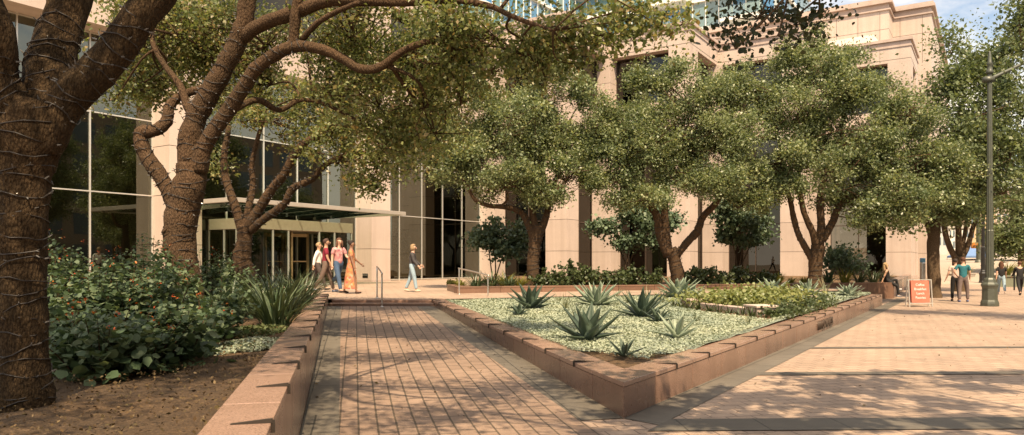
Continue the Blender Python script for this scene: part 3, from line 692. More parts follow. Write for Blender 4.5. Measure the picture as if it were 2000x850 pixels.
# ================================================================== glass apartment tower behind
GT_O = Q(1130, 513, 92); GT_O.z = 0
gt = empty('apartment_tower', GT_O, ANG_S, 'blue glass apartment tower with white slabs and balconies rising behind the roofline', 'building')
gh = 44
b = MB(); b.box((-30, 0, 0), (-.03, 18, gh)); b.box((0, -24, 0), (16, 18, gh)); b.build('body', M_plain('tower_core', (.42, .47, .48), .6), gt, world=False)
def M_towerglass():
    k = NB('tower_glass'); geo = k.n('NewGeometry')
    k.base(k.ramp(geo.outputs['Random Per Island'], [(0, (.05, .14, .17)), (.35, (.12, .24, .26)), (.6, (.05, .20, .42)), (.8, (.20, .30, .30)), (1, (.06, .10, .12))])); k.rough(.08); k.b.inputs['Specular IOR Level'].default_value = .8; return k.m
TG = M_towerglass()
pan = MB(); mul = MB(); slab = MB()
z = 15.0; fl = 0
while z < gh - 3:
    for y in np.arange(-23.6, -.5, 1.5): pan.add([(-.06, y + 1.4, z + .3), (-.06, y, z + .3), (-.06, y, z + 2.9), (-.06, y + 1.4, z + 2.9)], [(0, 1, 2, 3)]); mul.box((-.14, y + 1.4, z), (-.062, y + 1.5, z + 3.2))
    for x in np.arange(-29.5, -.8, 1.5): pan.add([(x, -.06, z + .3), (x + 1.4, -.06, z + .3), (x + 1.4, -.06, z + 2.9), (x, -.06, z + 2.9)], [(0, 1, 2, 3)]); mul.box((x + 1.4, -.14, z), (x + 1.5, -.062, z + 3.2))
    for x in np.arange(.2, 15.5, 1.5): pan.add([(x, -24.06, z + .3), (x + 1.4, -24.06, z + .3), (x + 1.4, -24.06, z + 2.9), (x, -24.06, z + 2.9)], [(0, 1, 2, 3)])
    slab.box((-.35, -24.3, z - .12), (16, -.5, z + .18))
    slab.box((-30, -.3, z - .12), (-.4, 0, z + .18))
    for yb in (-23, -14.5, -6): 
        bb = MB(); bb.box((-2.2, yb, z - .2), (-.36, yb + 4.6, z + .2)); bo = bb.build('balcony', MAT['white'], gt, world=False)
        rr = MB(); rr.box((-2.2, yb, z + .2), (-2.16, yb + 4.6, z + 1.3)); rr.box((-2.155, yb, z + .2), (-.4, yb + .04, z + 1.3)); rr.build('railing', MAT['canopy_glass'], bo, world=False)
    z += 3.2
pan.build('windows', TG, gt, world=False); mul.build('mullions', MAT['white'], gt, world=False); slab.build('floor_slabs', MAT['white'], gt, world=False)
# ================================================================== trees
def limb(pts, sub=5):
    """pts: (px, py, dist, radius) -> smooth centre line with radii"""
    q = [(*Q(p[0], p[1], p[2]), p[3]) for p in pts]; return smoothpath(q, sub)
def limbw(pts, sub=4): return smoothpath(pts, sub)
def make_tree(name, base, label, limbs, blobs, leaf='oak', bark='bark', lsize=.09, per=70, csig=.22, group=None, sides=10, cat='tree', twig=.010, wob=.14, tpl=LEAF4, seed=1, up=.5):
    rng = np.random.default_rng(seed); rnd = random.Random(seed)
    root = empty(name, base, 0, label, cat, group)
    mb = MB(); skel = []
    for i, L in enumerate(limbs):
        mb.tube([p[:3] for p in L], [p[3] for p in L], sides if L[0][3] > .06 else max(6, sides // 2), wob, True, seed + i)
        skel += [np.array(p) for p in L]
    SK = np.array([p[:3] for p in skel]); SR = np.array([p[3] for p in skel])
    P = []
    SZ = []
    for bb_ in blobs:
        c, r, n = bb_[:3]; lm = bb_[3] if len(bb_) > 3 else 1.0
        c = np.array(c); r = np.array(r if hasattr(r, '__len__') else (r, r, r * .8))
        dd_ = np.linalg.norm(SK - c, axis=1) + np.where(SR < .02, 2, 0); j = int(dd_.argmin())
        a = SK[j]; ra = min(SR[j] * .7, .02 + .012 * np.linalg.norm(r)); L = np.linalg.norm(c - a)
        hub = c - np.array([0, 0, r[2] * .25])
        mid = (a + hub) / 2 + rng.normal(size=3) * .12 * L + np.array([0, 0, .05 * L])
        if L > .25:
            ln = smoothpath([(*a, ra), (*mid, ra * .7), (*hub, ra * .45)], 4); mb.tube([p[:3] for p in ln], [p[3] for p in ln], 6, wob, True, seed)
        m = rng.normal(size=(n, 3)); m /= np.linalg.norm(m, axis=1)[:, None]
        rad = rng.random(n) ** .42; cl = c + m * rad[:, None] * r
        if n > 20:                                          # gather the sprays into lobes of uneven size
            ks = max(3, n // 9); sc_ = rng.normal(size=(ks, 3)); sc_ /= np.linalg.norm(sc_, axis=1)[:, None]; sc_ = c + sc_ * (rng.random(ks) ** .4)[:, None] * r * (0.8 + .42 * rng.random(ks))[:, None]
            cl = sc_[rng.integers(0, ks, n)] + rng.normal(size=(n, 3)) * r * (.16 + .09 * rng.random((n, 1)))
        nb_ = min(n, 7)
        for k in range(n):
            e = cl[k]; s0 = hub if rng.random() < .6 else cl[rng.integers(0, max(1, k))] if k > 2 else hub
            s0 = np.array(s0); LL = np.linalg.norm(e - s0)
            mm = (s0 + e) / 2 + rng.normal(size=3) * .10 * LL
            ln = [(*s0, twig * 1.6), (*mm, twig * 1.1), (*e, twig * .6)]
            mb.tube([p[:3] for p in ln], [p[3] for p in ln], 4, 0, False)
            q = per + int(rng.normal() * per * .25); stray = n > 20 and rng.random() < .13; sg = csig * np.array([1, 1, .75]) * (0.75 + .5 * rng.random())
            if stray: e = c + (e - c) * (1.15 + .3 * rng.random()) + np.array([0, 0, .1]); q = int(q * .35); sg = csig * np.array([.5, .5, 1.5])
            q = max(8, q); P.append(e + rng.normal(size=(q, 3)) * sg); SZ.append(np.full(q, lm * (.72 + .56 * rng.random())))
    tr = mb.build('trunk', MAT[bark], root, True)
    P = np.concatenate(P); rot = rand_rot(len(P), up, rng); size = lsize * (.6 + .8 * rng.random(len(P))) * np.concatenate(SZ)
    v, f = scatter(tpl, P, rot, size)
    cr_ = obj_from('crown', v, f, MAT[leaf], root)
    return root
def bq(px, py, d, r, n): return (tuple(Q(px, py, d)), r, n)

TREES = {}
# --- 1: the big wrapped oak at the left edge
D1 = 4.75
t1 = [limb([(48, 835, D1, .195), (50, 800, D1, .172), (46, 700, D1, .147), (43, 560, D1, .144), (43, 420, D1, .15), (48, 330, D1, .165), (60, 255, D1, .20), (70, 205, D1 + .02, .17)]),
      limb([(35, 290, D1, .15), (22, 215, D1 - .05, .135), (-5, 150, D1 - .1, .12), (-10, 60, D1 - .15, .105), (-60, -60, D1 - .2, .10), (-130, -240, D1 - .4, .09), (-260, -420, D1 - .8, .06)]),
      limb([(78, 280, D1, .15), (92, 190, D1 + .1, .135), (98, 120, D1 + .2, .145), (125, 40, D1 + .3, .13), (150, -40, D1 + .4, .12), (190, -200, D1 + .8, .10), (200, -380, D1 + 1.2, .07)]),
      limb([(70, 285, D1, .15), (130, 200, D1 + .05, .12), (200, 130, D1 + .1, .118), (255, 60, D1 + .15, .112), (300, 0, D1 + .2, .11), (370, -80, D1 + .3, .10), (480, -170, D1 + .6, .08), (620, -240, D1 + 1.0, .055)]),
      limb([(8, 330, D1, .09), (-8, 300, D1 - .1, .085), (-40, 260, D1 - .2, .07)])]
b1 = [((-3.6, 3.2, 6.3), (1.6, 1.6, 1.0), 54), ((-2.2, 5.6, 6.4), (1.6, 1.5, 1.0), 44), ((-.6, 6.4, 6.4), (1.4, 1.3, .8), 32), ((-4.6, 5.8, 6.6), (1.5, 1.5, 1.0), 44), ((-1.8, 3.0, 6.6), (1.5, 1.4, .9), 40), ((.5, 4.4, 5.9), (1.1, 1.2, .6), 26), ((-3, 1.5, 6.2), (1.5, 1.3, .9), 30), ((.6, 7.5, 6.6), (1.1, 1.1, .6), 18), ((.5, 3.3, 6.4), (1.5, 1.2, .7), 34), ((-.9, 4.3, 6.7), (1.3, 1.1, .7), 30), ((1.6, 4.6, 6.5), (1.2, 1.0, .6), 26)]
TREES['near'] = make_tree('oak_tree', G(48, 805, .57), 'thick dark oak trunk forking low at the edge of the mulch, wound with string lights', t1, b1, 'oak', 'bark_near', .075, 60, .24, 'oak trees', 28, wob=.10, seed=4)
# --- 2: wrapped oak with the long limbs sweeping over the path
D2 = 11.0
t2 = [limb([(378, 660, D2, .27), (372, 610, D2, .245), (362, 540, D2, .225), (352, 480, D2, .22), (354, 420, D2, .225), (370, 365, D2, .235), (374, 320, D2, .20)]),
      limb([(345, 470, D2 - .05, .12), (330, 452, D2 - .12, .10), (322, 446, D2 - .16, .085)]),
      limb([(352, 420, D2, .13), (322, 358, D2, .115), (292, 315, D2, .11), (276, 278, D2, .105), (278, 258, D2, .10), (302, 255, D2, .095), (325, 238, D2 + .05, .085), (332, 208, D2 + .1, .075), (352, 188, D2 + .15, .065), (395, 172, D2 + .2, .05)]),
      limb([(372, 350, D2, .17), (370, 280, D2, .165), (385, 225, D2, .16), (420, 165, D2 - .05, .15), (452, 105, D2 - .1, .14), (474, 55, D2 - .15, .13), (484, 0, D2 - .2, .12), (500, -70, D2 - .3, .11), (560, -170, D2 - .4, .08)]),
      limb([(388, 335, D2 - .05, .13), (402, 280, D2 - .1, .115), (440, 225, D2 - .15, .11), (470, 180, D2 - .25, .105), (510, 125, D2 - .4, .095), (570, 92, D2 - .5, .082), (630, 97, D2 - .6, .072), (675, 118, D2 - .6, .068), (700, 134, D2 - .65, .065), (740, 132, D2 - .7, .06), (790, 98, D2 - .8, .05), (850, 75, D2 - .9, .04), (900, 50, D2 - 1, .03)]),
      limb([(474, 70, D2 - .15, .11), (520, 45, D2 - .3, .10), (575, 25, D2 - .5, .095), (640, 2, D2 - .7, .085), (720, 2, D2 - .9, .075), (790, 4, D2 - 1, .062), (870, 0, D2 - 1.2, .05), (950, 10, D2 - 1.4, .04), (1010, 36, D2 - 1.6, .03), (1080, 60, D2 - 1.8, .02)]),
      limb([(572, 92, D2 - .5, .07), (576, 45, D2 - .55, .075), (584, -10, D2 - .6, .07), (600, -80, D2 - .7, .05)]),
      limb([(395, 205, D2, .07), (370, 215, D2, .065), (352, 168, D2 + .05, .05), (322, 128, D2 + .1, .042), (300, 88, D2 + .15, .036), (295, 40, D2 + .2, .03)]),
      limb([(590, 78, D2 - .5, .045), (620, 45, D2 - .7, .042), (660, 22, D2 - .9, .036), (700, 5, D2 - 1.1, .03)]),
      limb([(440, 225, D2 - .15, .06), (500, 195, D2 + .3, .05), (545, 215, D2 + .5, .045), (590, 195, D2 + .7, .036), (650, 210, D2 + .9, .03), (720, 250, D2 + 1.0, .02)])]
b2 = [bq(300, 60, 12.6, (1.1, 1.2, .75), 90), bq(400, 50, 12.6, (1.2, 1.2, .8), 102), bq(440, 130, 12.8, (.9, 1.0, .7), 46), bq(330, 150, 12.4, (.8, .8, .55), 33), bq(262, 165, 12.0, (.42, .5, .28), 12), bq(225, 192, 11.8, (.2, .3, .12), 5), bq(520, 70, 12.2, (1.1, 1.2, .7), 41), bq(530, 150, 12.6, (.9, 1., .55), 26),
      bq(620, 60, 11.8, (1., 1.2, .6), 36), bq(640, 165, 11.8, (.9, 1, .5), 26), bq(700, 75, 11.3, (1., 1.1, .6), 38), bq(740, 190, 11.5, (.9, 1., .6), 32), bq(800, 90, 11, (1, 1.1, .65), 42), bq(830, 190, 11.2, (.9, 1, .6), 36), bq(760, 270, 11.6, (.7, .8, .4), 18), bq(890, 80, 10.6, (.8, .9, .6), 36), bq(900, 190, 10.8, (.5, .6, .4), 14), bq(850, 250, 11.2, (.6, .7, .35), 14),
      bq(970, 60, 10.2, (.65, .8, .45), 26), bq(1040, 70, 10, (.6, .7, .45), 26), bq(1110, 62, 9.8, (.55, .6, .38), 17), bq(1060, 130, 10, (.3, .4, .24), 8), bq(1165, 60, 9.7, (.32, .4, .3), 8), bq(1130, 120, 9.8, (.2, .3, .15), 3), bq(960, 130, 10.4, (.35, .5, .25), 8),
      bq(1220, 30, 9.6, (.38, .5, .25), 9), bq(1290, 45, 9.5, (.28, .4, .22), 6), bq(1335, 40, 9.5, (.2, .3, .12), 3),
      ((-3.2, 11, 7.3), (1.6, 1.6, .9), 26), ((-.9, 10.2, 6.9), (1.5, 1.5, .8), 26), ((-5.2, 11.5, 7.4), (1.5, 1.5, .9), 22), ((1, 9.6, 6.4), (1.3, 1.3, .7), 22), ((-2, 13, 7.2), (1.4, 1.3, .8), 20)]
TREES['mid'] = make_tree('oak_tree', QX(375, D2, .58), 'wrapped oak rising from the red-flowered shrubs, long limbs sweeping over the path', t2, b2, 'oak', 'bark', .066, 74, .17, 'oak trees', 18, seed=9, twig=.007)
# --- 3: many-stemmed oak in front of the entrance
D3 = 17.0
t3 = [limb([(496, 590, D3, .25), (488, 555, D3, .215), (476, 520, D3, .215), (472, 500, D3, .205), (478, 465, D3, .17), (478, 440, D3, .18)]),
      limb([(474, 448, D3, .12), (456, 395, D3, .10), (440, 345, D3 + .1, .085), (438, 300, D3 + .1, .075), (446, 250, D3 + .2, .06), (438, 215, D3 + .3, .045)]),
      limb([(478, 445, D3, .10), (486, 405, D3, .08), (494, 360, D3 + .1, .07), (492, 320, D3 + .1, .06), (505, 265, D3 + .1, .05), (520, 215, D3 + .2, .035)]),
      limb([(484, 445, D3, .125), (505, 410, D3 - .1, .115), (532, 368, D3 - .2, .105), (552, 345, D3 - .3, .10), (572, 308, D3 - .4, .095), (598, 278, D3 - .5, .085), (640, 260, D3 - .7, .07), (685, 238, D3 - .8, .05), (740, 230, D3 - 1, .03)]),
      limb([(490, 450, D3 - .05, .10), (520, 425, D3 - .2, .09), (556, 398, D3 - .4, .085), (572, 368, D3 - .5, .08), (610, 350, D3 - .6, .07), (638, 320, D3 - .7, .06), (690, 300, D3 - .9, .045), (760, 300, D3 - 1.2, .025)])]
b3 = [bq(560, 235, 17.2, (1.0, 1.2, .6), 24), bq(640, 235, 16.8, (1.0, 1.1, .65), 36), bq(720, 245, 16.4, (1.0, 1.1, .7), 42), bq(800, 255, 16.2, (.9, 1.1, .6), 34), bq(660, 310, 16.4, (.7, .8, .42), 18), bq(740, 320, 16.2, (.6, .7, .4), 18), bq(715, 352, 16.2, (.4, .4, .2), 8), bq(735, 368, 16.2, (.2, .25, .12), 4), bq(800, 320, 16.1, (.5, .7, .35), 12), bq(860, 265, 16, (.5, .7, .4), 14), bq(860, 215, 16, (.7, .8, .5), 18),
      bq(425, 315, 17.2, (.28, .3, .28), 5), bq(430, 200, 17.5, (.5, .6, .35), 10), bq(500, 205, 17.3, (.7, .8, .4), 14), bq(600, 170, 16.8, (1.2, 1.2, .6), 32), bq(720, 160, 16.4, (1.2, 1.2, .7), 36), bq(830, 140, 16.2, (1.1, 1.1, .7), 32)]
TREES['entrance'] = make_tree('oak_tree', QX(492, D3, .60), 'slender oak with several bare wrapped stems before the revolving door', t3, b3, 'oak', 'bark', .08, 62, .19, 'oak trees', 12, seed=21, twig=.008)
# --- 4, 5, 6: the row in the garden behind the wall
D4 = 27.0
t4 = [limb([(1042, 566, D4, .28), (1041, 545, D4, .235), (1042, 500, D4, .22), (1048, 460, D4, .24), (1050, 440, D4, .2)], 4),
      limb([(1044, 470, D4, .16), (1026, 425, D4, .13), (1008, 410, D4, .11), (985, 404, D4 - .2, .095), (955, 402, D4 - .3, .08), (928, 390, D4 - .4, .07), (912, 362, D4 - .5, .05), (890, 330, D4 - .6, .03)], 4),
      limb([(1052, 460, D4, .16), (1068, 420, D4, .12), (1076, 380, D4, .10), (1092, 330, D4, .08), (1105, 270, D4, .05)], 4),
      limb([(1048, 455, D4, .14), (1040, 415, D4, .11), (1034, 380, D4 + .1, .09), (1020, 310, D4 + .2, .07), (1020, 240, D4 + .2, .05)], 4)]
b4 = [bq(1010, 250, 27, (1.7, 1.7, 1.3), 130), bq(930, 300, 26.8, (1.5, 1.5, .95), 85), bq(885, 300, 26.8, (.9, 1.1, .7), 40), bq(1100, 270, 27, (1.6, 1.6, 1.2), 110), bq(1050, 190, 27, (1.4, 1.4, .85), 70), bq(985, 355, 26.6, (1.5, 1.4, .75), 76), bq(1105, 345, 26.6, (1.1, 1.2, .75), 56), bq(895, 235, 27, (1.0, 1.1, .8), 44), bq(1060, 365, 26.4, (.9, 1, .6), 36), bq(1085, 140, 27, (.6, .7, .4), 16), bq(1130, 200, 27, (.7, .8, .6), 26), bq(1095, 110, 27, (.2, .2, .35), 5), bq(960, 205, 27, (1, 1, .6), 36), bq(865, 345, 26.6, (.5, .6, .3), 12)]
TREES['row_a'] = make_tree('oak_tree', QX(1042, D4, .63), 'oak behind the garden wall, nearest the steps, its low limb reaching towards the lobby glass', t4, b4, 'oak_pale', 'bark', .090, 122, .20, 'oak trees', 10, seed=31)
D5 = 27.5
t5 = [limb([(1326, 564, D5, .29), (1323, 540, D5, .25), (1318, 508, D5, .25), (1308, 488, D5, .26)], 4),
      limb([(1306, 500, D5, .19), (1290, 460, D5, .17), (1284, 425, D5, .15), (1268, 395, D5, .13), (1256, 360, D5, .11), (1240, 300, D5, .08), (1235, 230, D5, .05)], 4),
      limb([(1308, 500, D5, .16), (1300, 450, D5, .15), (1298, 400, D5, .13), (1306, 350, D5, .11), (1315, 280, D5, .09), (1320, 200, D5, .05)], 4),
      limb([(1322, 498, D5, .15), (1345, 470, D5, .14), (1362, 452, D5, .15), (1372, 425, D5, .13), (1395, 400, D5 - .1, .12), (1420, 360, D5 - .2, .08), (1440, 300, D5 - .2, .05)], 4)]
b5 = [bq(1290, 270, 27.5, (2.1, 1.8, 1.4), 150), bq(1215, 300, 27.2, (1.3, 1.4, 1.1), 85), bq(1380, 270, 27.2, (1.7, 1.7, 1.3), 120), bq(1340, 190, 27.5, (1.3, 1.4, .8), 62), bq(1215, 245, 27.5, (1.1, 1.2, .6), 44), bq(1250, 375, 26.9, (1.2, 1.2, .6), 50), bq(1190, 350, 26.9, (.7, .9, .6), 28), bq(1400, 355, 26.9, (1.3, 1.3, .75), 62), bq(1330, 355, 26.9, (1.2, 1.2, .65), 50), bq(1420, 200, 27.3, (1.1, 1.2, .8), 50), bq(1275, 165, 27.5, (.8, .8, .6), 28), bq(1222, 215, 27.4, (1, 1, .6), 36), bq(1165, 265, 27.2, (.8, .9, .8), 36), bq(1165, 330, 27, (.6, .8, .6), 22), bq(1330, 130, 27.4, (.5, .5, .5), 14), bq(1240, 150, 27.4, (.15, .2, .3), 4), bq(1210, 395, 26.9, (.5, .6, .25), 9), bq(1440, 400, 26.7, (.8, .8, .5), 26)]
TREES['row_b'] = make_tree('oak_tree', QX(1325, D5, .63), 'oak in the middle of the garden row with one thick crooked limb going right', t5, b5, 'oak_pale', 'bark', .090, 122, .20, 'oak trees', 10, seed=41)
D6 = 27.5
t6 = [limb([(1590, 562, D6, .30), (1592, 540, D6, .25), (1594, 510, D6, .24), (1598, 480, D6, .27)], 4),
      limb([(1590, 515, D6, .13), (1574, 485, D6, .12), (1560, 460, D6, .11), (1550, 425, D6, .10), (1544, 395, D6, .09), (1530, 340, D6, .07), (1520, 270, D6, .05)], 4),
      limb([(1596, 490, D6, .15), (1588, 455, D6, .13), (1576, 430, D6, .11), (1566, 395, D6, .10), (1560, 330, D6, .08), (1570, 220, D6, .06), (1580, 130, D6, .03)], 4),
      limb([(1600, 490, D6, .16), (1604, 440, D6, .14), (1602, 395, D6, .13), (1612, 340, D6, .11), (1640, 260, D6, .09), (1660, 170, D6, .05)], 4),
      limb([(1606, 470, D6, .15), (1628, 430, D6, .13), (1642, 395, D6, .11), (1680, 350, D6 - .1, .09), (1740, 310, D6 - .3, .07), (1790, 290, D6 - .5, .04)], 4)]
b6 = [bq(1630, 280, 27.5, (2.2, 1.8, 1.5), 165), bq(1475, 180, 27.3, (1.2, 1.2, 1.0), 56), bq(1530, 115, 27.3, (.8, .8, .6), 26), bq(1445, 250, 27.3, (.8, .8, .8), 30), bq(1550, 230, 27.3, (1.4, 1.4, 1.2), 85), bq(1720, 260, 27, (1.8, 1.7, 1.4), 125), bq(1790, 330, 26.6, (1.6, 1.6, 1.1), 95), bq(1690, 375, 26.6, (1.6, 1.5, .95), 85), bq(1760, 405, 26.4, (1.2, 1.2, .6), 50), bq(1510, 310, 27, (1.1, 1.2, .9), 56), bq(1600, 160, 27.5, (1.4, 1.4, 1), 66), bq(1690, 165, 27.2, (1.4, 1.4, .9), 64), bq(1780, 220, 26.8, (1.2, 1.3, 1), 60), bq(1575, 100, 27.5, (.7, .7, .6), 22), bq(1480, 360, 26.9, (1., 1., .7), 40), bq(1850, 300, 26.4, (.9, 1, .8), 36), bq(1845, 370, 26.4, (.7, .9, .5), 24), bq(1560, 350, 26.8, (1, 1, .5), 26), bq(1600, 72, 27.5, (.3, .3, .4), 7), bq(1655, 115, 27.4, (.6, .6, .4), 14), bq(1500, 225, 27.2, (.8, .9, .7), 30), bq(1700, 430, 26.2, (.6, .6, .3), 14)]
TREES['row_c'] = make_tree('oak_tree', QX(1591, D6, .63), 'largest oak of the garden row, its wide crown ending above the seated woman', t6, b6, 'oak_pale', 'bark', .090, 122, .20, 'oak trees', 12, seed=51)
# --- street trees
D7 = 31.5
t7 = [limb([(1826, 590, D7, .30), (1825, 560, D7, .26), (1822, 500, D7, .25), (1826, 450, D7, .22), (1832, 400, D7, .18), (1850, 300, D7, .14), (1880, 200, D7, .08)], 4),
      limb([(1822, 480, D7, .14), (1812, 440, D7, .10), (1800, 410, D7, .08), (1790, 380, D7, .05)], 4)]
b7 = [bq(1860, 330, 31, (1.5, 1.6, 1.4), 75), bq(1900, 230, 31, (1.9, 1.8, 1.6), 140), bq(1940, 120, 31, (1.1, 1.2, .9), 50), bq(1850, 170, 31.5, (1.0, 1.2, 1.1), 36), bq(1970, 290, 30, (1.5, 1.6, 1.5), 80), bq(1905, 130, 31.5, (1.2, 1.2, 1.0), 44), bq(1985, 190, 30.5, (1.0, 1.2, 1.0), 44), bq(1800, 420, 30.5, (1., 1, .45), 26), bq(1870, 400, 30.8, (1.2, 1.2, .5), 34), bq(1852, 85, 31.5, (.4, .5, .7), 10), bq(1960, 370, 30, (1.1, 1.2, .8), 36)]
TREES['street_a'] = make_tree('street_tree', G(1826, 582, 0), 'street tree with a plain upright trunk just behind the menu sign', t7, b7, 'oak_green', 'bark_pale', .14, 70, .34, 'street trees', 10, seed=61)
D8 = 38.5
t8 = [limb([(1876, 575, D8, .38), (1874, 545, D8, .32), (1872, 500, D8, .30)], 3),
      limb([(1868, 510, D8, .16), (1850, 470, D8, .14), (1842, 430, D8, .12), (1836, 380, D8, .09)], 3), limb([(1872, 505, D8, .16), (1872, 450, D8, .15), (1868, 400, D8, .12), (1880, 320, D8, .08)], 3),
      limb([(1878, 505, D8, .15), (1892, 475, D8, .13), (1902, 440, D8, .11), (1925, 390, D8, .08)], 3), limb([(1874, 505, D8, .12), (1886, 450, D8, .11), (1892, 400, D8, .09), (1905, 330, D8, .06)], 3)]
b8 = [bq(1870, 350, 38.5, (2.4, 2, 1.6), 90), bq(1930, 300, 38.5, (2.4, 2.2, 2), 100), bq(1840, 400, 38, (1.4, 1.4, .8), 34), bq(1950, 380, 38, (1.8, 1.8, 1), 54), bq(1890, 400, 38, (1.4, 1.4, .5), 30)]
TREES['street_b'] = make_tree('street_tree', QX(1875, D8, 0), 'many-limbed street tree left of the couple, behind the plain-trunked one', t8, b8, 'oak_green', 'bark_pale', .15, 60, .36, 'street trees', 10, seed=71)
D9 = 18.0
t9 = [limbw([(15.2, 17, -.05, .24), (15.1, 17, 1.5, .2), (15.0, 17.1, 3.2, .19), (14.6, 17.3, 4.8, .13), (13.6, 17.6, 6.2, .08), (12.8, 18, 7, .04)]), limbw([(15.0, 17.1, 3.2, .12), (15.6, 16.6, 4.8, .1), (16.4, 16, 6.5, .05)])]
b9 = [bq(1995, 75, 18, (.75, .8, .75), 34), ((14.2, 17.5, 7.3), (1.2, 1.3, 1.0), 46), ((15.6, 16.5, 7.2), (1.8, 1.8, 1.5), 70), ((16.8, 16, 6), (1.5, 1.5, 1.2), 40), ((14.0, 17.6, 8.2), (1.0, 1.0, .7), 24)]
TREES['street_c'] = make_tree('street_tree', (15.2, 17, 0), 'dark leafy crown reaching in at the top edge of the sky, over the lamp arm', t9, b9, 'oak_green', 'bark_pale', .10, 70, .26, 'street trees', 10, seed=81)
# far rounded tree on the right, across the side street
D10 = 62
t10 = [limb([(1996, 548, D10, .35), (1996, 500, D10, .3), (1985, 450, D10, .25), (1975, 400, D10, .12)], 3)]
b10 = [bq(1975, 455, 62, (3.2, 2.6, 1.8), 90), bq(2010, 430, 62, (3, 2.6, 2.2), 80), bq(1960, 480, 61, (2, 2, 1), 40), bq(1995, 400, 62, (2, 2, 1.2), 40)]
TREES['far'] = make_tree('street_tree', QX(1996, D10, 0), 'rounded bright green tree over the parked cars', t10, b10, 'oak_green', 'bark_pale', .26, 50, .5, 'street trees', 8, seed=91)
# tree over the camera whose hanging sprays show against the roofline
t11 = [limbw([(5.2, -2.2, -.05, .26), (5.1, -2.1, 1.5, .21), (4.9, -1.9, 3.0, .2)]), limbw([(4.9, -1.9, 3.0, .14), (4.2, .2, 4.6, .11), (3.4, 2.4, 5.0, .08), (2.7, 4.2, 4.6, .045), (2.3, 5.0, 3.9, .02)]), limbw([(4.9, -1.9, 3.0, .14), (6.0, 0, 4.8, .1), (6.6, 2.2, 5.8, .06)]), limbw([(4.9, -1.9, 3.0, .12), (2.8, -1.5, 5, .09), (.6, -.5, 6, .06)])]
b11 = [bq(1480, 30, 5.2, (.24, .3, .10), 6), bq(1555, 25, 5.2, (.22, .3, .09), 5), bq(1437, 85, 5.1, (.06, .10, .15), 4), bq(1600, 25, 5.2, (.08, .2, .07), 3), bq(1520, 65, 5.1, (.12, .2, .07), 2),
       ((3.2, 2.0, 6.2), (1.5, 1.5, .9), 55, 2.7), ((5.4, 2.8, 6.6), (1.6, 1.5, .9), 60, 2.7), ((7.2, 2.2, 6.4), (1.5, 1.5, .9), 50, 2.7), ((4.6, .2, 6.6), (1.6, 1.5, .9), 50, 2.7), ((1.2, .6, 6.6), (1.4, 1.4, .8), 40, 2.7), ((8.8, 3.4, 6.6), (1.5, 1.4, .9), 42, 2.7), ((2.4, 3.4, 5.7), (1.1, 1.0, .4), 87, 2.7), ((3.6, 4.3, 6.4), (1.3, 1.1, .6), 55, 2.7), ((5.6, 4.7, 6.7), (1.4, 1.1, .6), 62, 2.7), ((7.6, 4.8, 6.8), (1.4, 1.1, .6), 62, 2.7), ((9.6, 5.0, 6.8), (1.4, 1.1, .6), 57, 2.7), ((11.4, 4.6, 6.8), (1.4, 1.1, .6), 50, 2.7)]
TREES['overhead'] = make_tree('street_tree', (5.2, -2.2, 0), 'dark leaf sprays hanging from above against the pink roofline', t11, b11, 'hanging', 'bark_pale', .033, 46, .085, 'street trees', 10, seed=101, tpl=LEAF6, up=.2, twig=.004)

# --- small glossy trees in the beds by the building
def small_tree(px, py_base, d, z, blobs, label, stems, leaf='magnolia', lsize=.12, seed=1, group='small trees by the building'):
    b = QX(px, d, z); L = []
    for s_ in stems: L.append(limb([(px + (random.random() - .5) * 2, py_base, d, .035)] + [(p[0], p[1], d, .028 - .006 * i) for i, p in enumerate(s_)], 3))
    return make_tree('small_tree', b, label, L, [bq(p[0], p[1], d + .2 * (i % 3 - 1), p[2], p[3]) for i, p in enumerate(blobs)], leaf, 'bark_pale', lsize, 46, .2, group, 6, seed=seed, tpl=LEAF6, up=.4)
small_tree(965, 560, 30, .63, [(950, 470, (.55, .5, .5), 22), (985, 490, (.6, .5, .4), 20), (1010, 460, (.5, .5, .45), 16), (935, 470, (.4, .4, .3), 10), (965, 440, (.35, .35, .3), 9), (1015, 485, (.4, .4, .3), 9)], 'small glossy-leaved tree beside the handrail, with bare slim stems', [[(960, 530), (955, 490)], [(972, 530), (985, 490)], [(968, 525), (965, 470)]], seed=3)
small_tree(1225, 560, 34, .63, [(1230, 430, (.9, .8, .6), 44), (1180, 445, (.7, .7, .35), 20), (1250, 400, (.8, .7, .5), 32), (1280, 440, (.8, .7, .45), 28), (1215, 475, (.7, .6, .35), 18), (1310, 425, (.5, .5, .3), 10), (1262, 465, (.7, .6, .3), 16)], 'broad blue-green small tree just left of the crooked-limbed oak', [[(1225, 520), (1228, 460)], [(1232, 510), (1252, 450)], [(1220, 510), (1190, 455)]], seed=5)
small_tree(1443, 560, 33, .63, [(1445, 440, (.7, .7, .5), 30), (1420, 420, (.55, .5, .4), 18), (1475, 430, (.6, .5, .4), 20), (1440, 400, (.7, .6, .45), 24), (1465, 470, (.5, .5, .25), 12), (1420, 465, (.4, .4, .25), 9), (1490, 460, (.4, .4, .2), 7)], 'small tree with pale bare stems against the dark window bay', [[(1440, 520), (1430, 470)], [(1445, 515), (1455, 470)], [(1448, 520), (1470, 470)]], seed=7)
small_tree(1645, 555, 31, .63, [(1640, 500, (.45, .4, .3), 14), (1665, 515, (.4, .4, .28), 10), (1625, 515, (.35, .35, .2), 8)], 'low blue-leaved shrub tree on thin stems right of the largest garden oak', [[(1640, 530), (1638, 510)], [(1650, 535), (1662, 520)]], seed=8)

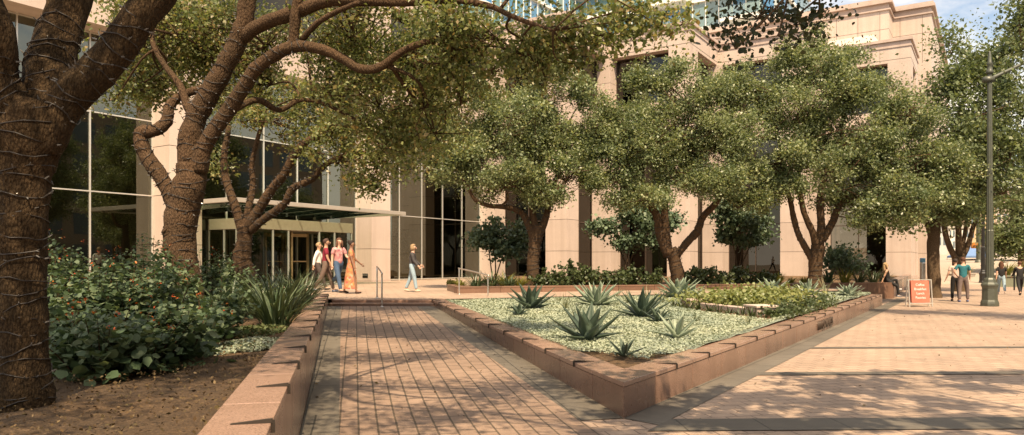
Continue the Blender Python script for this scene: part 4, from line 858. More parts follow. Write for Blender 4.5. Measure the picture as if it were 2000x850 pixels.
# ================================================================== string lights
def helix(name, path, turns_per_m, r_off, label, wire=.006, nb=0, seed=0, side=5):
    """cable wound round limbs; path = list of centre lines"""
    rnd = random.Random(seed); root = empty(name, path[0][0][:3], 0, label, 'string lights', 'string lights wound on the oaks'); mb = MB(); bulbs = []
    for L in path:
        P = [Vector(p[:3]) for p in L]; Rr = [p[3] for p in L]; tot = sum((P[i + 1] - P[i]).length for i in range(len(P) - 1))
        pts = []; ang = rnd.random() * 6; acc = 0; step = .06
        i = 0; segs = []
        for i in range(len(P) - 1):
            Ls = (P[i + 1] - P[i]).length; k = max(1, int(Ls * turns_per_m * 14))
            d = (P[i + 1] - P[i]).normalized(); u = d.cross(Vector((.3, .9, .2))).normalized(); v = d.cross(u)
            for q in range(k):
                t = q / k; ang += 2 * math.pi * turns_per_m * Ls / k * (1 + .35 * math.sin(ang * .37 + seed)); r = Rr[i] * (1 - t) + Rr[i + 1] * t + r_off
                c = P[i].lerp(P[i + 1], t) + d * (.03 * math.sin(ang * 1.7 + rnd.random()))
                pt = c + (u * math.cos(ang) + v * math.sin(ang)) * r; pts.append(pt)
                if rnd.random() < .34: bulbs.append((pt, (pt - c).normalized(), d))
        if len(pts) > 2: mb.tube(pts, wire, side, 0)
    mb.build('cable', MAT['cable'], root, True)
    return root, bulbs
MAT['cable'] = M_plain('dark_cable', (.022, .017, .014), .5)
MAT['bulb'] = M_plain('clear_bulb', (.13, .125, .12), .25, .1)
def bulb_mesh(mb, p, out, d, L=.03, r=.006):
    dr = (out * .9 + d * (random.random() - .3) * 1.2).normalized(); mb.tube([p, p + dr * L * .5, p + dr * L], [r, r * .9, r * .35], 5)
r1, bl1 = helix('string_lights', [t1[0][2:], t1[1][2:14], t1[2][3:16], t1[3][3:18]], 12.0, .006, 'dark cable with small bulbs wound round the thick trunk at the left edge', .0045, seed=2)
vis = [b_ for b_ in bl1 if (b_[1].y < .35)]; random.shuffle(vis); 
for p, o_, d_ in vis[:96]:
    m_ = MB(); bulb_mesh(m_, p, o_, d_, .034, .006); m_.build('bulb', MAT['bulb'], r1)
m_ = MB()
for p, o_, d_ in vis[96:330]: bulb_mesh(m_, p, o_, d_, .032, .0055)
tag(m_.build('bulbs', MAT['bulb'], r1), kind='stuff')
for key, pth, lab, sd in (('mid', [t2[0][3:], t2[2][2:40], t2[3][3:28], t2[4][2:30]], 'cable of small bulbs wound closely round the oak among the red flowers', 3), ('entrance', [t3[0][2:], t3[1][2:20], t3[2][2:18], t3[3][2:26], t3[4][2:26]], 'cable of bulbs wound round the slim stems before the revolving door', 4),
                          ('row_a', [t4[0], t4[1][:14], t4[2][:10]], 'fine cable wound round the garden oak nearest the steps', 5), ('row_b', [t5[0], t5[1][:12], t5[2][:10], t5[3][:16]], 'fine cable wound round the oak with the crooked limb', 6), ('row_c', [t6[0], t6[1][:14], t6[3][:10], t6[4][:10]], 'fine cable wound round the trunk of the largest garden oak', 7)):
    far = key.startswith('row'); rr, bb = helix('string_lights', pth, 8 if not far else 6.5, .006, lab, .006 if not far else .009, seed=sd, side=4)
    m_ = MB()
    for p, o_, d_ in bb[::2 if far else 1]:
        if o_.y < .5: bulb_mesh(m_, p, o_, d_, .04, .008)
    tag(m_.build('bulbs', MAT['bulb'], rr), kind='stuff')
# ================================================================== planting
def inpoly(P, poly):
    x, y = P[:, 0], P[:, 1]; c = np.zeros(len(P), bool); n = len(poly)
    for i in range(n):
        x0, y0 = poly[i][0], poly[i][1]; x1, y1 = poly[(i + 1) % n][0], poly[(i + 1) % n][1]
        t_ = ((y0 > y) != (y1 > y)); xi = (x1 - x0) * (y - y0) / ((y1 - y0) if y1 != y0 else 1e-9) + x0; c ^= t_ & (x < xi)
    return c
def dwall(px): return 1 / (.04274 + (px - 893) / 852 * (-.01038))
def blade(mb, base, az, lean, L, wd, bend, seg=5, fold=.25, tip=.02):
    """one arching leaf; lean = angle from vertical at the base"""
    p = Vector(base); a = lean; h = Vector((math.cos(az), math.sin(az), 0)); sd = Vector((-math.sin(az), math.cos(az), 0)); b = len(mb.v)
    for i in range(seg + 1):
        t = i / seg; wv = wd * (math.sin(math.pi * min(.98, .22 + .78 * t)) ** .8) * .5 + tip * wd
        nrm = (h * -math.cos(a) + Vector((0, 0, 1)) * math.sin(a))
        mb.v += [tuple(p - sd * wv + nrm * wv * fold), tuple(p), tuple(p + sd * wv + nrm * wv * fold)]
        d = h * math.sin(a) + Vector((0, 0, 1)) * math.cos(a); p = p + d * (L / seg); a += bend / seg
    for i in range(seg):
        q = b + 3 * i; mb.f += [(q, q + 1, q + 4, q + 3), (q + 1, q + 2, q + 5, q + 4)]
def agave(base, Rr, n, mat, label, seed, flat=.92, wd=.34, gname='agaves in the triangular planter'):
    rnd = random.Random(seed); root = empty('agave_plant', base, rnd.random() * 6, label, 'agave', gname); mb = MB()
    for i in range(n):
        t = i / (n - 1); az = i * 2.39996 + rnd.random() * .25; lean = R(82) * (1 - t) ** .75 * flat + R(6) + rnd.random() * .1; L = Rr * (.80 + .35 * math.sin(math.pi * (t * .8 + .1))) * (.9 + .2 * rnd.random()) * (1.0 if t < .9 else .85)
        p = Vector((0, 0, .02)); a = lean; h = Vector((math.cos(az), math.sin(az), 0)); sd = Vector((-math.sin(az), math.cos(az), 0)); b = len(mb.v); seg = 7
        bend = (.35 if t < .5 else .12) * (rnd.random() * .8 + .2) * (1 if rnd.random() < .8 else -1)
        for k in range(seg + 1):
            s_ = k / seg; prof = (.62 + 1.05 * s_ - .55 * s_ * s_) if s_ < .45 else max(.03, (1 - s_) / .55) ** .85 * .965
            w2 = wd * Rr * .5 * prof; nrm = -h * math.cos(a) + Vector((0, 0, 1)) * math.sin(a); th = .045 * Rr * (1 - s_ * .8)
            mb.v += [tuple(p - sd * w2 + nrm * w2 * .42), tuple(p - sd * w2 * .4 + nrm * th * .4), tuple(p + sd * w2 * .4 + nrm * th * .4), tuple(p + sd * w2 + nrm * w2 * .42), tuple(p - nrm * th)]
            d = h * math.sin(a) + Vector((0, 0, 1)) * math.cos(a); p = p + d * (L / seg); a -= bend / seg
        for k in range(seg):
            q = b + 5 * k
            for j in range(5): mb.f.append((q + j, q + (j + 1) % 5, q + 5 + (j + 1) % 5, q + 5 + j))
        mb.f.append(tuple(b + 5 * seg + j for j in range(5)))
    o = mb.build('leaves', MAT[mat], root, True, world=False); return root
def tp_(px, py): # on the planter soil
    z = .40
    for _ in range(4): p = G(px, py, z); z = tri_z(p.x, p.y) + .02
    return G(px, py, z)
AG = []
def ag(px, py, wpx, n, mat, label, seed, **kw):
    p = tp_(px, py); r_ = wpx / 2 / FOC * p.y * 1.28; AG.append((p, r_)); return agave(p, r_, n, mat, label, seed, **kw)
ag(1036, 606, 84, 18, 'agave', 'dark blue-green agave nearest the steps, beside a much smaller one', 1)
ag(1013, 618, 42, 13, 'agave', 'small agave right under the large one nearest the steps', 2)
ag(1164, 600, 84, 36, 'agave_pale', 'pale silvery agave with many upright leaves at the middle of the ground cover', 3, wd=.22)
ag(1147, 667, 118, 17, 'agave', 'largest dark agave, wide open over the silver ground cover', 4, wd=.34)
ag(1252, 622, 96, 22, 'agave', 'broad green-grey agave with a smaller rosette in front', 5, wd=.26)
ag(1285, 632, 54, 15, 'agave', 'small rosette in front of the broad green-grey agave', 6)
ag(1322, 663, 88, 13, 'agave_pale', 'light agave with few wide leaves facing the street wall', 7, wd=.26)
ag(1219, 699, 66, 10, 'agave', 'young agave alone on the bare mulch at the sharp corner', 8, wd=.26)
ag(1325, 584, 74, 26, 'agave_pale', 'pale agave at the left end of the light hedge', 9)
ag(1352, 584, 46, 16, 'agave_pale', 'smaller pale agave touching the left end of the light hedge', 10)
ag(1507, 577, 56, 22, 'agave_pale', 'pale agave rising just behind the light hedge', 11)
ag(1577, 580, 54, 24, 'agave_pale', 'pale agave between the light hedge and the far end of the planter', 12)
ag(1657, 580, 44, 24, 'agave_pale', 'last pale agave at the far end of the triangular planter', 13, flat=.9)
def tuft(px, py, hpx, n, label, seed, mat='tuft', p=None, spread=.55, g='grass tufts in the triangular planter', nm='grass_tuft', cat='grass tuft', wd=.012):
    rnd = random.Random(seed); p = p if p is not None else tp_(px, py); Lh = hpx / FOC * p.y; mb = MB()
    for i in range(n): blade(mb, p + Vector(((rnd.random() - .5) * .08, (rnd.random() - .5) * .08, -.01)), rnd.random() * 6.28, rnd.random() * spread, Lh * (.6 + .7 * rnd.random()), wd * (.7 + .6 * rnd.random()), .5 + rnd.random() * .9, 5, .1)
    o = mb.build(nm, MAT[mat]); 
    for v in o.data.vertices: v.co -= p
    o.location = p; return tag(o, label, cat, g)
for i, (px, py, h, lb) in enumerate([(1105, 607, 34, 'thin grass tuft between the dark agave near the steps and the pale silvery one'), (1127, 641, 48, 'wispy grass tuft right behind the largest dark agave'), (1168, 640, 40, 'wispy grass tuft right of the largest dark agave'), (1092, 592, 24, 'faint grass tuft at the rear edge left of the pale silvery agave'),
        (1226, 596, 34, 'pale grass tuft right of the pale silvery agave by the rear edge'), (1265, 592, 36, 'tall pale grass tuft behind the broad green-grey agave'), (1292, 594, 34, 'pale grass tuft before the pale agave at the hedge end'), (1362, 633, 26, 'short dark tuft before the low pedestal wall'), (1462, 634, 24, 'small flat tuft at the corner of the stone edging'), (1612, 582, 46, 'tall stray grass tuft between the last two pale agaves'), (1205, 583, 26, 'faint grass tuft against the back garden wall')]):
    tuft(px, py, h, 26 if h > 30 else 18, lb, 200 + i)

# low V-shaped inner wall with pedestals, hedge and edging plants
iz0 = .30; IP = G(1490, 627, .34); IP.z = 0
iw = empty('low_wall', (IP.x, IP.y, .3), 0, 'low pink stone V-shaped wall with flat pedestals, raised inside the triangular planter', 'wall')
ILD = D; IRD = SD; iL, iR = 3.3, 5.3; iin_l = PERP; iin_r = -SP
def slab(mb, a, dirv, L, inn, th, z0, z1):
    p = [a, a + dirv * L, a + dirv * L + inn * th, a + inn * th]; mb2 = MB(); mb2.prism([(q.x, q.y) for q in p], z0, z1); flip_fix(mb2); mb.add(mb2.v, mb2.f)
m = MB(); slab(m, IP + ILD * .42, ILD, iL - .84, iin_l, .24, iz0, .56); bevel(m.build('left_arm', MAT['facade_cap'], iw), .01)
m = MB(); slab(m, IP + IRD * .42, IRD, iR - .84, iin_r, .24, iz0, .56); bevel(m.build('right_arm', MAT['facade_cap'], iw), .01)
for a, dv, inn, nm in ((IP + ILD * .1 + IRD * .0, ILD, iin_l, 'pedestal'), (IP + ILD * (iL - .42), ILD, iin_l, 'pedestal'), (IP + IRD * (iR - .42), IRD, iin_r, 'pedestal')):
    m = MB(); slab(m, a - inn * .06, dv, .44, inn, .44, iz0, .585); po = bevel(m.build('pedestal', MAT['facade_cap'], iw), .008)
    m = MB(); slab(m, a - inn * .09 - dv * .03, dv, .50, inn, .50, .588, .64); bevel(m.build('cap', MAT['facade'], po), .012)
ed = empty('stone_edging', (IP.x, IP.y, .35), 0, 'thin pink stone edging strip between the silver ground cover and the row of little tufts', 'edging')
EP = IP - PERP * .55 - D * .9
m = MB(); slab(m, EP, ILD, iL + 1.2, iin_l, .06, iz0, .405); m.build('left_strip', MAT['facade_cap'], ed)
m = MB(); slab(m, EP + IRD * .06, IRD, .55, iin_r, .06, iz0, .395); m.build('right_strip', MAT['facade_cap'], ed)
# hedge behind the low wall
hp = [IP + ILD * .5 + IRD * .45 + PERP * .0, IP + IRD * (iR - .1) + iin_r * .3, IP + IRD * (iR - .6) + ILD * 2.2, IP + ILD * (iL - .1) + iin_l * .3]
def scatter_bed(poly, n, rng): 
    xs = [p[0] for p in poly]; ys = [p[1] for p in poly]; P = np.stack([rng.uniform(min(xs), max(xs), n * 3), rng.uniform(min(ys), max(ys), n * 3)], 1); return P[inpoly(P, poly)][:n]
rng = np.random.default_rng(5)
nh = 9
centres = []
while len(centres) < nh:
    q = scatter_bed([(p.x, p.y) for p in hp], 30, rng)
    for c in q:
        if all((c[0] - o_[0]) ** 2 + (c[1] - o_[1]) ** 2 > .55 for o_ in centres) and len(centres) < nh: centres.append(tuple(c))
    nh = min(nh, len(centres) + 1) if len(centres) > 6 else nh
for i, c in enumerate(centres):
    n = 900; P = np.array([c[0], c[1], .62]) + rng.normal(size=(n, 3)) * np.array([.36, .36, .11]); P[:, 2] = np.clip(P[:, 2], .45, 1.0)
    v, f = scatter(LEAF6, P, rand_rot(n, 1.2, rng), .075 * (.6 + .7 * rng.random(n))); b0 = Vector((c[0], c[1], .5)); v -= np.array(b0)
    o = obj_from('hedge_shrub', v, f, MAT['hedge']); o.location = b0; tag(o, 'light yellow-green shrub grown together with its neighbours inside the low V-shaped wall', 'shrub', 'light green shrubs inside the low wall')
rnd = random.Random(77)
for i in range(9):
    p = IP - PERP * .3 + ILD * (.15 + i * .42) - D * .25; p.z = .36; tuft(0, 0, 30 / p.y * 14.8, 26, 'little dark green tuft in the row along the left arm of the low wall', 300 + i, 'shrub', p, .9, 'dark tufts along the left arm of the low wall', 'edging_plant', 'tuft', .026)
for i in range(16):
    p = IP + SP * .22 + IRD * (.0 + i * .38) + Vector((0, (rnd.random() - .5) * .12, 0)); p.z = .34
    n = 260; P = np.array(p) + rng.normal(size=(n, 3)) * np.array([.14, .14, .10]) + np.array([0, 0, .13])
    v, f = scatter(LEAF6, P, rand_rot(n, .8, rng), .06 * (.6 + .7 * rng.random(n))); o = obj_from('edging_plant', v - np.array(p), f, MAT['shrub']); o.location = p
    tag(o, 'dark little shrub in the close row between the low wall and the street-side coping', 'shrub', 'dark shrubs along the street-side coping')

# silver ground cover
base_poly = [KC + D * 2.5 + PERP * .3, KC + SD * 2.5 + in_str * .3] + tri_in[1:]
bo_ = bed('ground_cover', [(p.x, p.y) for p in base_poly], 'silver_base', .03, .3, 3, 'stuff', lambda x, y: tri_z(x, y) + .014); tag(bo_, 'felted silver-grey mat under the leaves of the triangular planter', 'ground cover')
strip_poly = [EP + ILD * .05 + IRD * .03 + PERP * .06, EP + IRD * 1.0, IP + IRD * (iR + .6) + SP * .4, IP + IRD * (iR + .2) + in_str * .4, IP + ILD * 1.2 + IRD * 1.6, IP + ILD * (iL + .1) + PERP * .5, EP + ILD * (iL + 1.1) + PERP * .06]
bed('planter_soil', [(p.x, p.y) for p in strip_poly], 'mulch', .03, .25, 3, fn=lambda x, y: tri_z(x, y) + .034)
rng = np.random.default_rng(15); tri2 = [(p.x, p.y) for p in tri_in]
cov = scatter_bed(tri2, 200000, rng)
kx = (cov[:, 0] - KC.x) * (D.x + SD.x) + (cov[:, 1] - KC.y) * (D.y + SD.y)
keep = kx > (3.8 + .5 * np.sin(cov[:, 0] * 3.1) + .3 * np.sin(cov[:, 0] * 7.3))
inner = [EP + PERP * .1, EP + IRD * 1.2 + iin_r * 0, IP + IRD * (iR + 1.0) + SP * .45, IP + IRD * (iR + .2) + ILD * 1.6, IP + ILD * (iL + .1) + IRD * 1.5, EP + ILD * (iL + 1.2)]
keep &= ~inpoly(cov, [(p.x, p.y) for p in inner])
for p, r_ in AG: keep &= ((cov[:, 0] - p.x) ** 2 + (cov[:, 1] - p.y) ** 2) > (r_ * (.16 + .25 * rng.random(len(cov)))) ** 2
pn = np.sin(cov[:, 0] * 1.9 + 1.3 * np.sin(cov[:, 1] * .8)) * np.sin(cov[:, 1] * 1.3 + np.sin(cov[:, 0] * 1.1))
keep &= rng.random(len(cov)) < (.80 + .35 * pn)
cov = cov[keep]
zz = np.array([tri_z(x, y) for x, y in cov]) + .035 + .045 * (.5 + .5 * np.sin(cov[:, 0] * 2.7 + np.sin(cov[:, 1] * 2.2)) * np.sin(cov[:, 1] * 2.1)) * rng.random(len(cov)) + .02 * rng.random(len(cov))
P = np.column_stack([cov, zz]); v, f = scatter(LEAFR, P, rand_rot(len(P), 2.6, rng), .027 * (.6 + .8 * rng.random(len(P))) * (1 + .03 * np.maximum(0, P[:, 1] - 12)))
tag(obj_from('ground_cover', v, f, MAT['silver']), 'silver-grey ground cover carpeting the triangular planter', 'ground cover', kind='stuff')

# left bed: flowering shrubs
def flower_shrub(px, d, z, h, wd, n, label, seed, ls=.10, nf=16, mat='turk'):
    h *= 1.1
    rng = np.random.default_rng(seed); b0 = QX(px, d, z); root = empty('flowering_shrub', b0, 0, label, 'shrub', 'red-flowered shrubs in the left bed'); st_ = MB(); P = []; F = []
    ns = int(14 * wd / .5)
    for i in range(ns):
        a = rng.random() * 6.28; r_ = wd * (.15 + .85 * rng.random() ** .6); hh = h * (.6 + .42 * rng.random()) * (1 - .35 * (r_ / wd) ** 2)
        s0 = np.array([b0.x, b0.y, z]) + np.array([math.cos(a), math.sin(a), 0]) * r_ * .35; e = np.array([b0.x, b0.y, z + hh]) + np.array([math.cos(a), math.sin(a), 0]) * r_
        ln = smoothpath([(*s0, .008), (*((s0 + e) / 2 + np.array([0, 0, .12 * hh])), .006), (*e, .003)], 3); st_.tube([p[:3] for p in ln], [p[3] for p in ln], 4, 0, False)
        k = max(6, int(n / ns)); t = rng.random(k) ** .7; P.append(s0 + (e - s0) * t[:, None] + rng.normal(size=(k, 3)) * np.array([.10, .10, .06]) * (1.3 - .75 * t)[:, None])
        if rng.random() < .36:
            for q in range(max(1, int(nf / ns) + 1)): F.append(e + rng.normal(size=3) * np.array([.07, .07, .06]) + np.array([0, 0, .02]))
    st_.build('stems', MAT['bark'], root, True); P = np.concatenate(P); P[:, 2] = np.maximum(P[:, 2], z + .03)
    tt = np.clip((P[:, 2] - z) / h, 0, 1); v, f = scatter(LEAF6, P, rand_rot(len(P), 1.9, rng), ls * (.55 + .6 * rng.random(len(P))) * (1.35 - .85 * tt)); obj_from('foliage', v, f, MAT[mat], root)
    F = np.array(F); k = 3; F3 = np.repeat(F, k, 0) + rng.normal(size=(len(F) * k, 3)) * .012; v, f = scatter(LEAF4, F3, rand_rot(len(F3), 1.5, rng), .028 * (.7 + .6 * rng.random(len(F3)))); o = obj_from('blossoms', v, f, MAT['flower'], root); o['kind'] = 'stuff'
spots = [(135, 6.3, .6, .50, 'dense low shrub against the thick trunk at the left edge, few flowers'), (200, 6.0, .55, .52, 'lowest front shrub of the left bed, big dark leaves over the mulch'), (275, 6.3, .58, .5, 'front shrub of the left bed between the lowest one and the wrapped oak'), (345, 6.7, .62, .46, 'front shrub at the foot of the wrapped oak, bright red flowers on top'), (395, 7.6, .6, .42, 'small rounded shrub ending the red-flowered mass towards the silver patch'),
         (120, 7.6, .95, .55, 'tall shrub half hidden by the thick trunk at the left edge'), (185, 7.6, .92, .55, 'shrub with orange-red flowers in the middle of the left mass'), (250, 7.7, .9, .55, 'shrub crowded with red flowers before the dark lobby glass'), (310, 7.9, .88, .5, 'leafy shrub left of the wrapped oak, dotted with red'), (430, 8.8, .75, .45, 'shrub with red flowers just right of the wrapped oak trunk'),
         (110, 9.6, 1.25, .6, 'tallest pale-topped shrub at the far left before the glass'), (165, 10.2, 1.15, .6, 'tall shrub before the glass, second from the thick trunk'), (225, 10.0, 1.1, .6, 'tall shrub below the pale mullion of the lobby glass'), (290, 10.0, 1.22, .55, 'tall sunlit shrub before the pink lobby pier'), (330, 9.6, 1.2, .45, 'tall narrow sunlit shrub touching the wrapped oak on its left'), (410, 12.5, 1.1, .6, 'shrub behind the wrapped oak, by the entrance glass'), (455, 13.5, 1.0, .6, 'rear shrub at the foot of the many-stemmed oak'), (70, 8.5, .8, .5, 'shrub behind the thick trunk, only its edge in sight')]
for i, (px, d, h, wd, lb) in enumerate(spots): flower_shrub(px, d, .57, h, wd, int(1050 * wd * h / .35), lb, 500 + i, .085 if d < 8.5 else .08, 20)
# strap-leaved clumps along the left wall
def strap(px, d, z, L, n, label, seed, mat='strap', g='strap-leaved clumps by the left wall', wd=.03, nm='strap_leaf_plant', spread=1.05, cat='plant'):
    rnd = random.Random(seed); b0 = QX(px, d, z) if not isinstance(px, Vector) else px; mb = MB()
    for i in range(n):
        a = rnd.random() * 6.28; r_ = rnd.random() ** .5 * L * .22
        blade(mb, (math.cos(a) * r_, math.sin(a) * r_, 0), a + (rnd.random() - .5) * 1.2, rnd.random() * spread * .6 + .08, L * (.6 + .6 * rnd.random()), wd * (.7 + .6 * rnd.random()), .5 + rnd.random() * spread, 6, .3)
    o = obj_from(nm, mb.v, mb.f, MAT[mat]); o.location = b0; return tag(o, label, cat, g)
for i, (px, d, L, lb) in enumerate([(540, 10.4, .85, 'nearest and largest strap-leaved clump, arching over the wall coping'), (500, 12.2, .8, 'strap-leaved clump left of the largest one, under the many-stemmed oak'), (565, 13.0, .85, 'strap-leaved clump behind the largest one'), (530, 15.0, .85, 'strap-leaved clump at the foot of the many-stemmed oak'), (592, 16.2, .85, 'strap-leaved clump beside the steps, below the walking group'), (450, 11.4, .7, 'strap-leaved clump next to the red-flowered shrubs'), (565, 17.8, .85, 'farthest strap-leaved clump on the lobby side of the left bed')]): strap(px, d, .58, L, 120, lb, 600 + i)
# low creepers and silver patch in the left bed
def patch(name, c, rx, ry, n, mat, label, cat, z, ls, seed, tpl=LEAFR):
    rng = np.random.default_rng(seed); a = rng.random(n) * 6.28; r_ = rng.random(n) ** .6 * (1 + .18 * np.sin(a * 3 + 1) + .1 * np.sin(a * 7)); P = np.column_stack([c[0] + np.cos(a) * r_ * rx, c[1] + np.sin(a) * r_ * ry, np.full(n, z) + rng.random(n) * .05 * (1.2 - r_)])
    v, f = scatter(tpl, P, rand_rot(n, 1.6, rng), ls * (.6 + .8 * rng.random(n))); tag(obj_from(name, v, f, MAT[mat]), label, cat, kind='stuff')
patch('ground_cover', QX(482, 8.0, 0), .34, .85, 5200, 'silver', 'silver-grey ground cover patch on the mulch beside the left wall', 'ground cover', .60, .032, 1)
patch('ground_cover', QX(500, 9.6, 0), .40, .8, 3600, 'groundcover', 'low green creeper between the silver patch and the strap-leaved clumps', 'ground cover', .60, .045, 2, LEAF6)
# leaf litter and chips
rng = np.random.default_rng(44); L0 = scatter_bed([(p.x, p.y) for p in (LS + in_l * .3 + DL * .5, LA0 + DL * 3 + in_l * .3, QX(60, 9, 0), QX(-60, 4, 0), QX(0, 3.2, 0))], 4500, rng)
zz = np.array([left_z(x, y) for x, y in L0]) + .02; v, f = scatter(LEAF4, np.column_stack([L0, zz + .05 * rng.random(len(L0))]), rand_rot(len(L0), 1.6, rng), .024 * (.5 + rng.random(len(L0))))
MAT['litter'] = M_leaf('dry_leaves', [(.035, .02, .01), (.085, .05, .026), (.13, .085, .045), (.08, .06, .028), (.20, .14, .085)], .1, .8, .2)
tag(obj_from('leaf_litter', v, f, MAT['litter']), 'dry leaves and bark chips over the mulch of the left bed', 'leaf litter', kind='stuff')
L1 = np.concatenate([scatter_bed([(p.x, p.y) for p in (LA0 + PERP * .05, KC - PERP * .05, STEP_R, STEP_L)], 150, rng), scatter_bed([(p.x, p.y) for p in (KC + SP * .3, QX(2000, 8, 0), QX(2000, 20, 0), SE + SP)], 160, rng)])
zz = np.array([rampz(Vector((x, y, 0))) if (Vector((x, y, 0)) - KC).dot(PERP) < 0 else .012 for x, y in L1]) + .006; v, f = scatter(LEAF4, np.column_stack([L1, zz]), rand_rot(len(L1), 3.5, rng), .05 * (.5 + .7 * rng.random(len(L1))))
tag(obj_from('fallen_leaves', v, f, MAT['litter']), 'scattered dry leaves on the paving', 'fallen leaves', kind='stuff')

# garden behind the wall
def bushy(px, off, h, wd, n, label, seed, mat='shrub', ls=.10, z=.64, d=None, g='shrubs behind the garden wall', nm='shrub', tpl=LEAF6):
    rng = np.random.default_rng(seed); dd_ = d or dwall(px) + off; b0 = QX(px, dd_, z); root = empty(nm, b0, 0, label, 'shrub', g); st_ = MB(); P = []
    ns = 12
    for i in range(ns):
        a = rng.random() * 6.28; r_ = wd * rng.random() ** .6; hh = h * (.55 + .5 * rng.random()) * (1 - .25 * r_ / wd); s0 = np.array(b0) + np.array([math.cos(a), math.sin(a), 0]) * r_ * .4; e = np.array(b0) + np.array([math.cos(a) * r_, math.sin(a) * r_, hh])
        st_.tube([s0, (s0 + e) / 2 + np.array([0, 0, .05]), e], [.009, .007, .004], 4, 0, False); k = n // ns; t = rng.random(k) ** .8; P.append(s0 + (e - s0) * t[:, None] + rng.normal(size=(k, 3)) * .07 * (1.3 - .8 * t)[:, None])
    st_.build('stems', MAT['bark'], root, True); P = np.concatenate(P); v, f = scatter(tpl, P, rand_rot(len(P), .6, rng), ls * (.55 + .8 * rng.random(len(P)))); obj_from('foliage', v, f, MAT[mat], root); return root
BS = [(1082, .7, .72, .5, 'dark shrub just right of the garden oak nearest the steps'), (1112, .9, 1.0, .55, 'upright dark shrub before the first sunlit pier'), (1140, .7, .85, .5, 'dark shrub right of the upright one before the first pier'), (1172, .9, .7, .5, 'dark feathery shrub below the second pier'), (1205, .7, .75, .55, 'dark shrub under the broad blue-green small tree, on its left'), (1240, .9, .85, .55, 'tall dark shrub under the broad blue-green small tree'), (1275, .7, .75, .5, 'dark shrub touching the left side of the crooked-limbed oak'),
      (1350, .7, .75, .5, 'dark shrub right of the crooked-limbed oak'), (1380, .9, .85, .5, 'spiky-topped dark shrub before the sunlit pier'), (1412, .7, .6, .5, 'low dark shrub below the pier edge'), (1440, .9, .8, .55, 'dark shrub at the foot of the pale-stemmed small tree'), (1475, .7, .75, .55, 'dark shrub right of the pale-stemmed small tree'), (1503, .9, .6, .45, 'last dark shrub of the row before the yellow fern'), (1060, 1.4, .5, .5, 'low dark shrub behind the foot of the garden oak nearest the steps')]
for i, (px, o_, h, wd, lb) in enumerate(BS): bushy(px, o_, h, wd, 620, lb, 700 + i)
for i, (px, off, L, mt, lb) in enumerate([(930, .6, .6, 'strap', 'strap-leaved clump behind the left handrail post'), (960, .5, .65, 'strap', 'strap-leaved clump behind the right handrail post'), (995, .6, .6, 'strap', 'strap-leaved clump left of the garden oak nearest the steps'), (985, 1.6, .6, 'yellow', 'yellow-green clump left of the garden oak nearest the steps'), (1015, 1.2, .5, 'yellow', 'yellow-green clump right beside the oak foot nearest the steps'), (900, 1.4, .35, 'yellow', 'low yellow-green plant by the corner of the garden wall'), (1520, .6, .5, 'yellow', 'yellow fern at the end of the dark shrub row'), (1545, .8, .35, 'yellow', 'small yellow fern left of the largest garden oak'), (1570, .8, .35, 'yellow', 'small yellow fern touching the largest garden oak'),
        (1650, .7, .75, 'yellow', 'wide yellow-green grassy clump right of the largest garden oak'), (1618, .9, .8, 'strap', 'blue-green strap clump right of the largest garden oak'), (1680, .9, .75, 'strap', 'strap clump before the dark window by the seated woman'), (1705, .7, .75, 'strap', 'spiky strap clump left of the seated woman'), (1727, .8, .6, 'strap', 'strap clump right behind the seated woman')]):
    strap(QX(px, dwall(px) + off, .64), 0, 0, L, 60, lb, 800 + i, mt, 'strap-leaved and ferny clumps behind the garden wall', .035, 'garden_plant')
bushy(885, 0, .3, .35, 300, 'low yellow-green plants at the foot of the lobby glass', 790, 'yellow', .08, .55, 29.5, 'low plants by the lobby glass')

# trees on the far kerb: they show in the lobby glass
for (x, y, sc_, rz, lb) in ((40, 33, 1.4, .4, 'street tree on the far kerb, mirrored low in the glass beside the entrance canopy'), (33, 17, 1.25, 1.0, 'street tree on the far kerb, seen only mirrored in the lobby glass at the left'), (36.5, 24, 1.35, 2.2, 'street tree on the far kerb, mirrored beside the pink lobby pier'), (30, 9, 1.3, 4.0, 'street tree on the far kerb, mirrored behind the thick trunk')):
    dup(TREES['street_a'], (x, y, 0), rz, lb, sc_)
# ================================================================== people
SK = {'fair': M_plain('skin_fair', (.56, .33, .235), .5, var=.05), 'tan': M_plain('skin_tan', (.42, .24, .155), .5, var=.05), 'brown': M_plain('skin_brown', (.24, .125, .08), .5, var=.05)}
CL = {}
def cloth(name, c, pat=None):
    if name in CL: return CL[name]
    if pat is None: CL[name] = M_plain(name, c, .85, var=.16, scale=14)
    else:
        k = NB(name); vo = k.n('TexVoronoi', Scale=pat[1]); k.l(k.obj(), vo.inputs['Vector']); sp = k.n('SeparateColor'); k.l(vo.outputs['Color'], sp.inputs[0]); k.base(k.ramp(sp.outputs[0], [(i / (len(pat[0]) - 1), cc) for i, cc in enumerate(pat[0])])); k.rough(.85); CL[name] = k.m
    return CL[name]
def skin_mesh(verts, edges, radii, sub=2):
    me = bpy.data.meshes.new('tmp'); me.from_pydata([tuple(v) for v in verts], edges, []); o = bpy.data.objects.new('tmp', me); COL.objects.link(o)
    o.modifiers.new('s', 'SKIN').use_smooth_shade = True
    for i, r in enumerate(radii):
        sv = me.skin_vertices[0].data[i]; sv.radius = r if hasattr(r, '__len__') else (r, r)
    me.skin_vertices[0].data[0].use_root = True
    ss = o.modifiers.new('u', 'SUBSURF'); ss.levels = sub; ss.render_levels = sub
    dg = bpy.context.evaluated_depsgraph_get(); ev = o.evaluated_get(dg); m2 = ev.to_mesh(); V = [v.co.copy() for v in m2.vertices]; F = [tuple(p.vertices) for p in m2.polygons]; ev.to_mesh_clear()
    COL.objects.unlink(o); bpy.data.objects.remove(o); return V, F
def rotx(v, a): return Vector((v.x, v.y * math.cos(a) - v.z * math.sin(a), v.y * math.sin(a) + v.z * math.cos(a)))
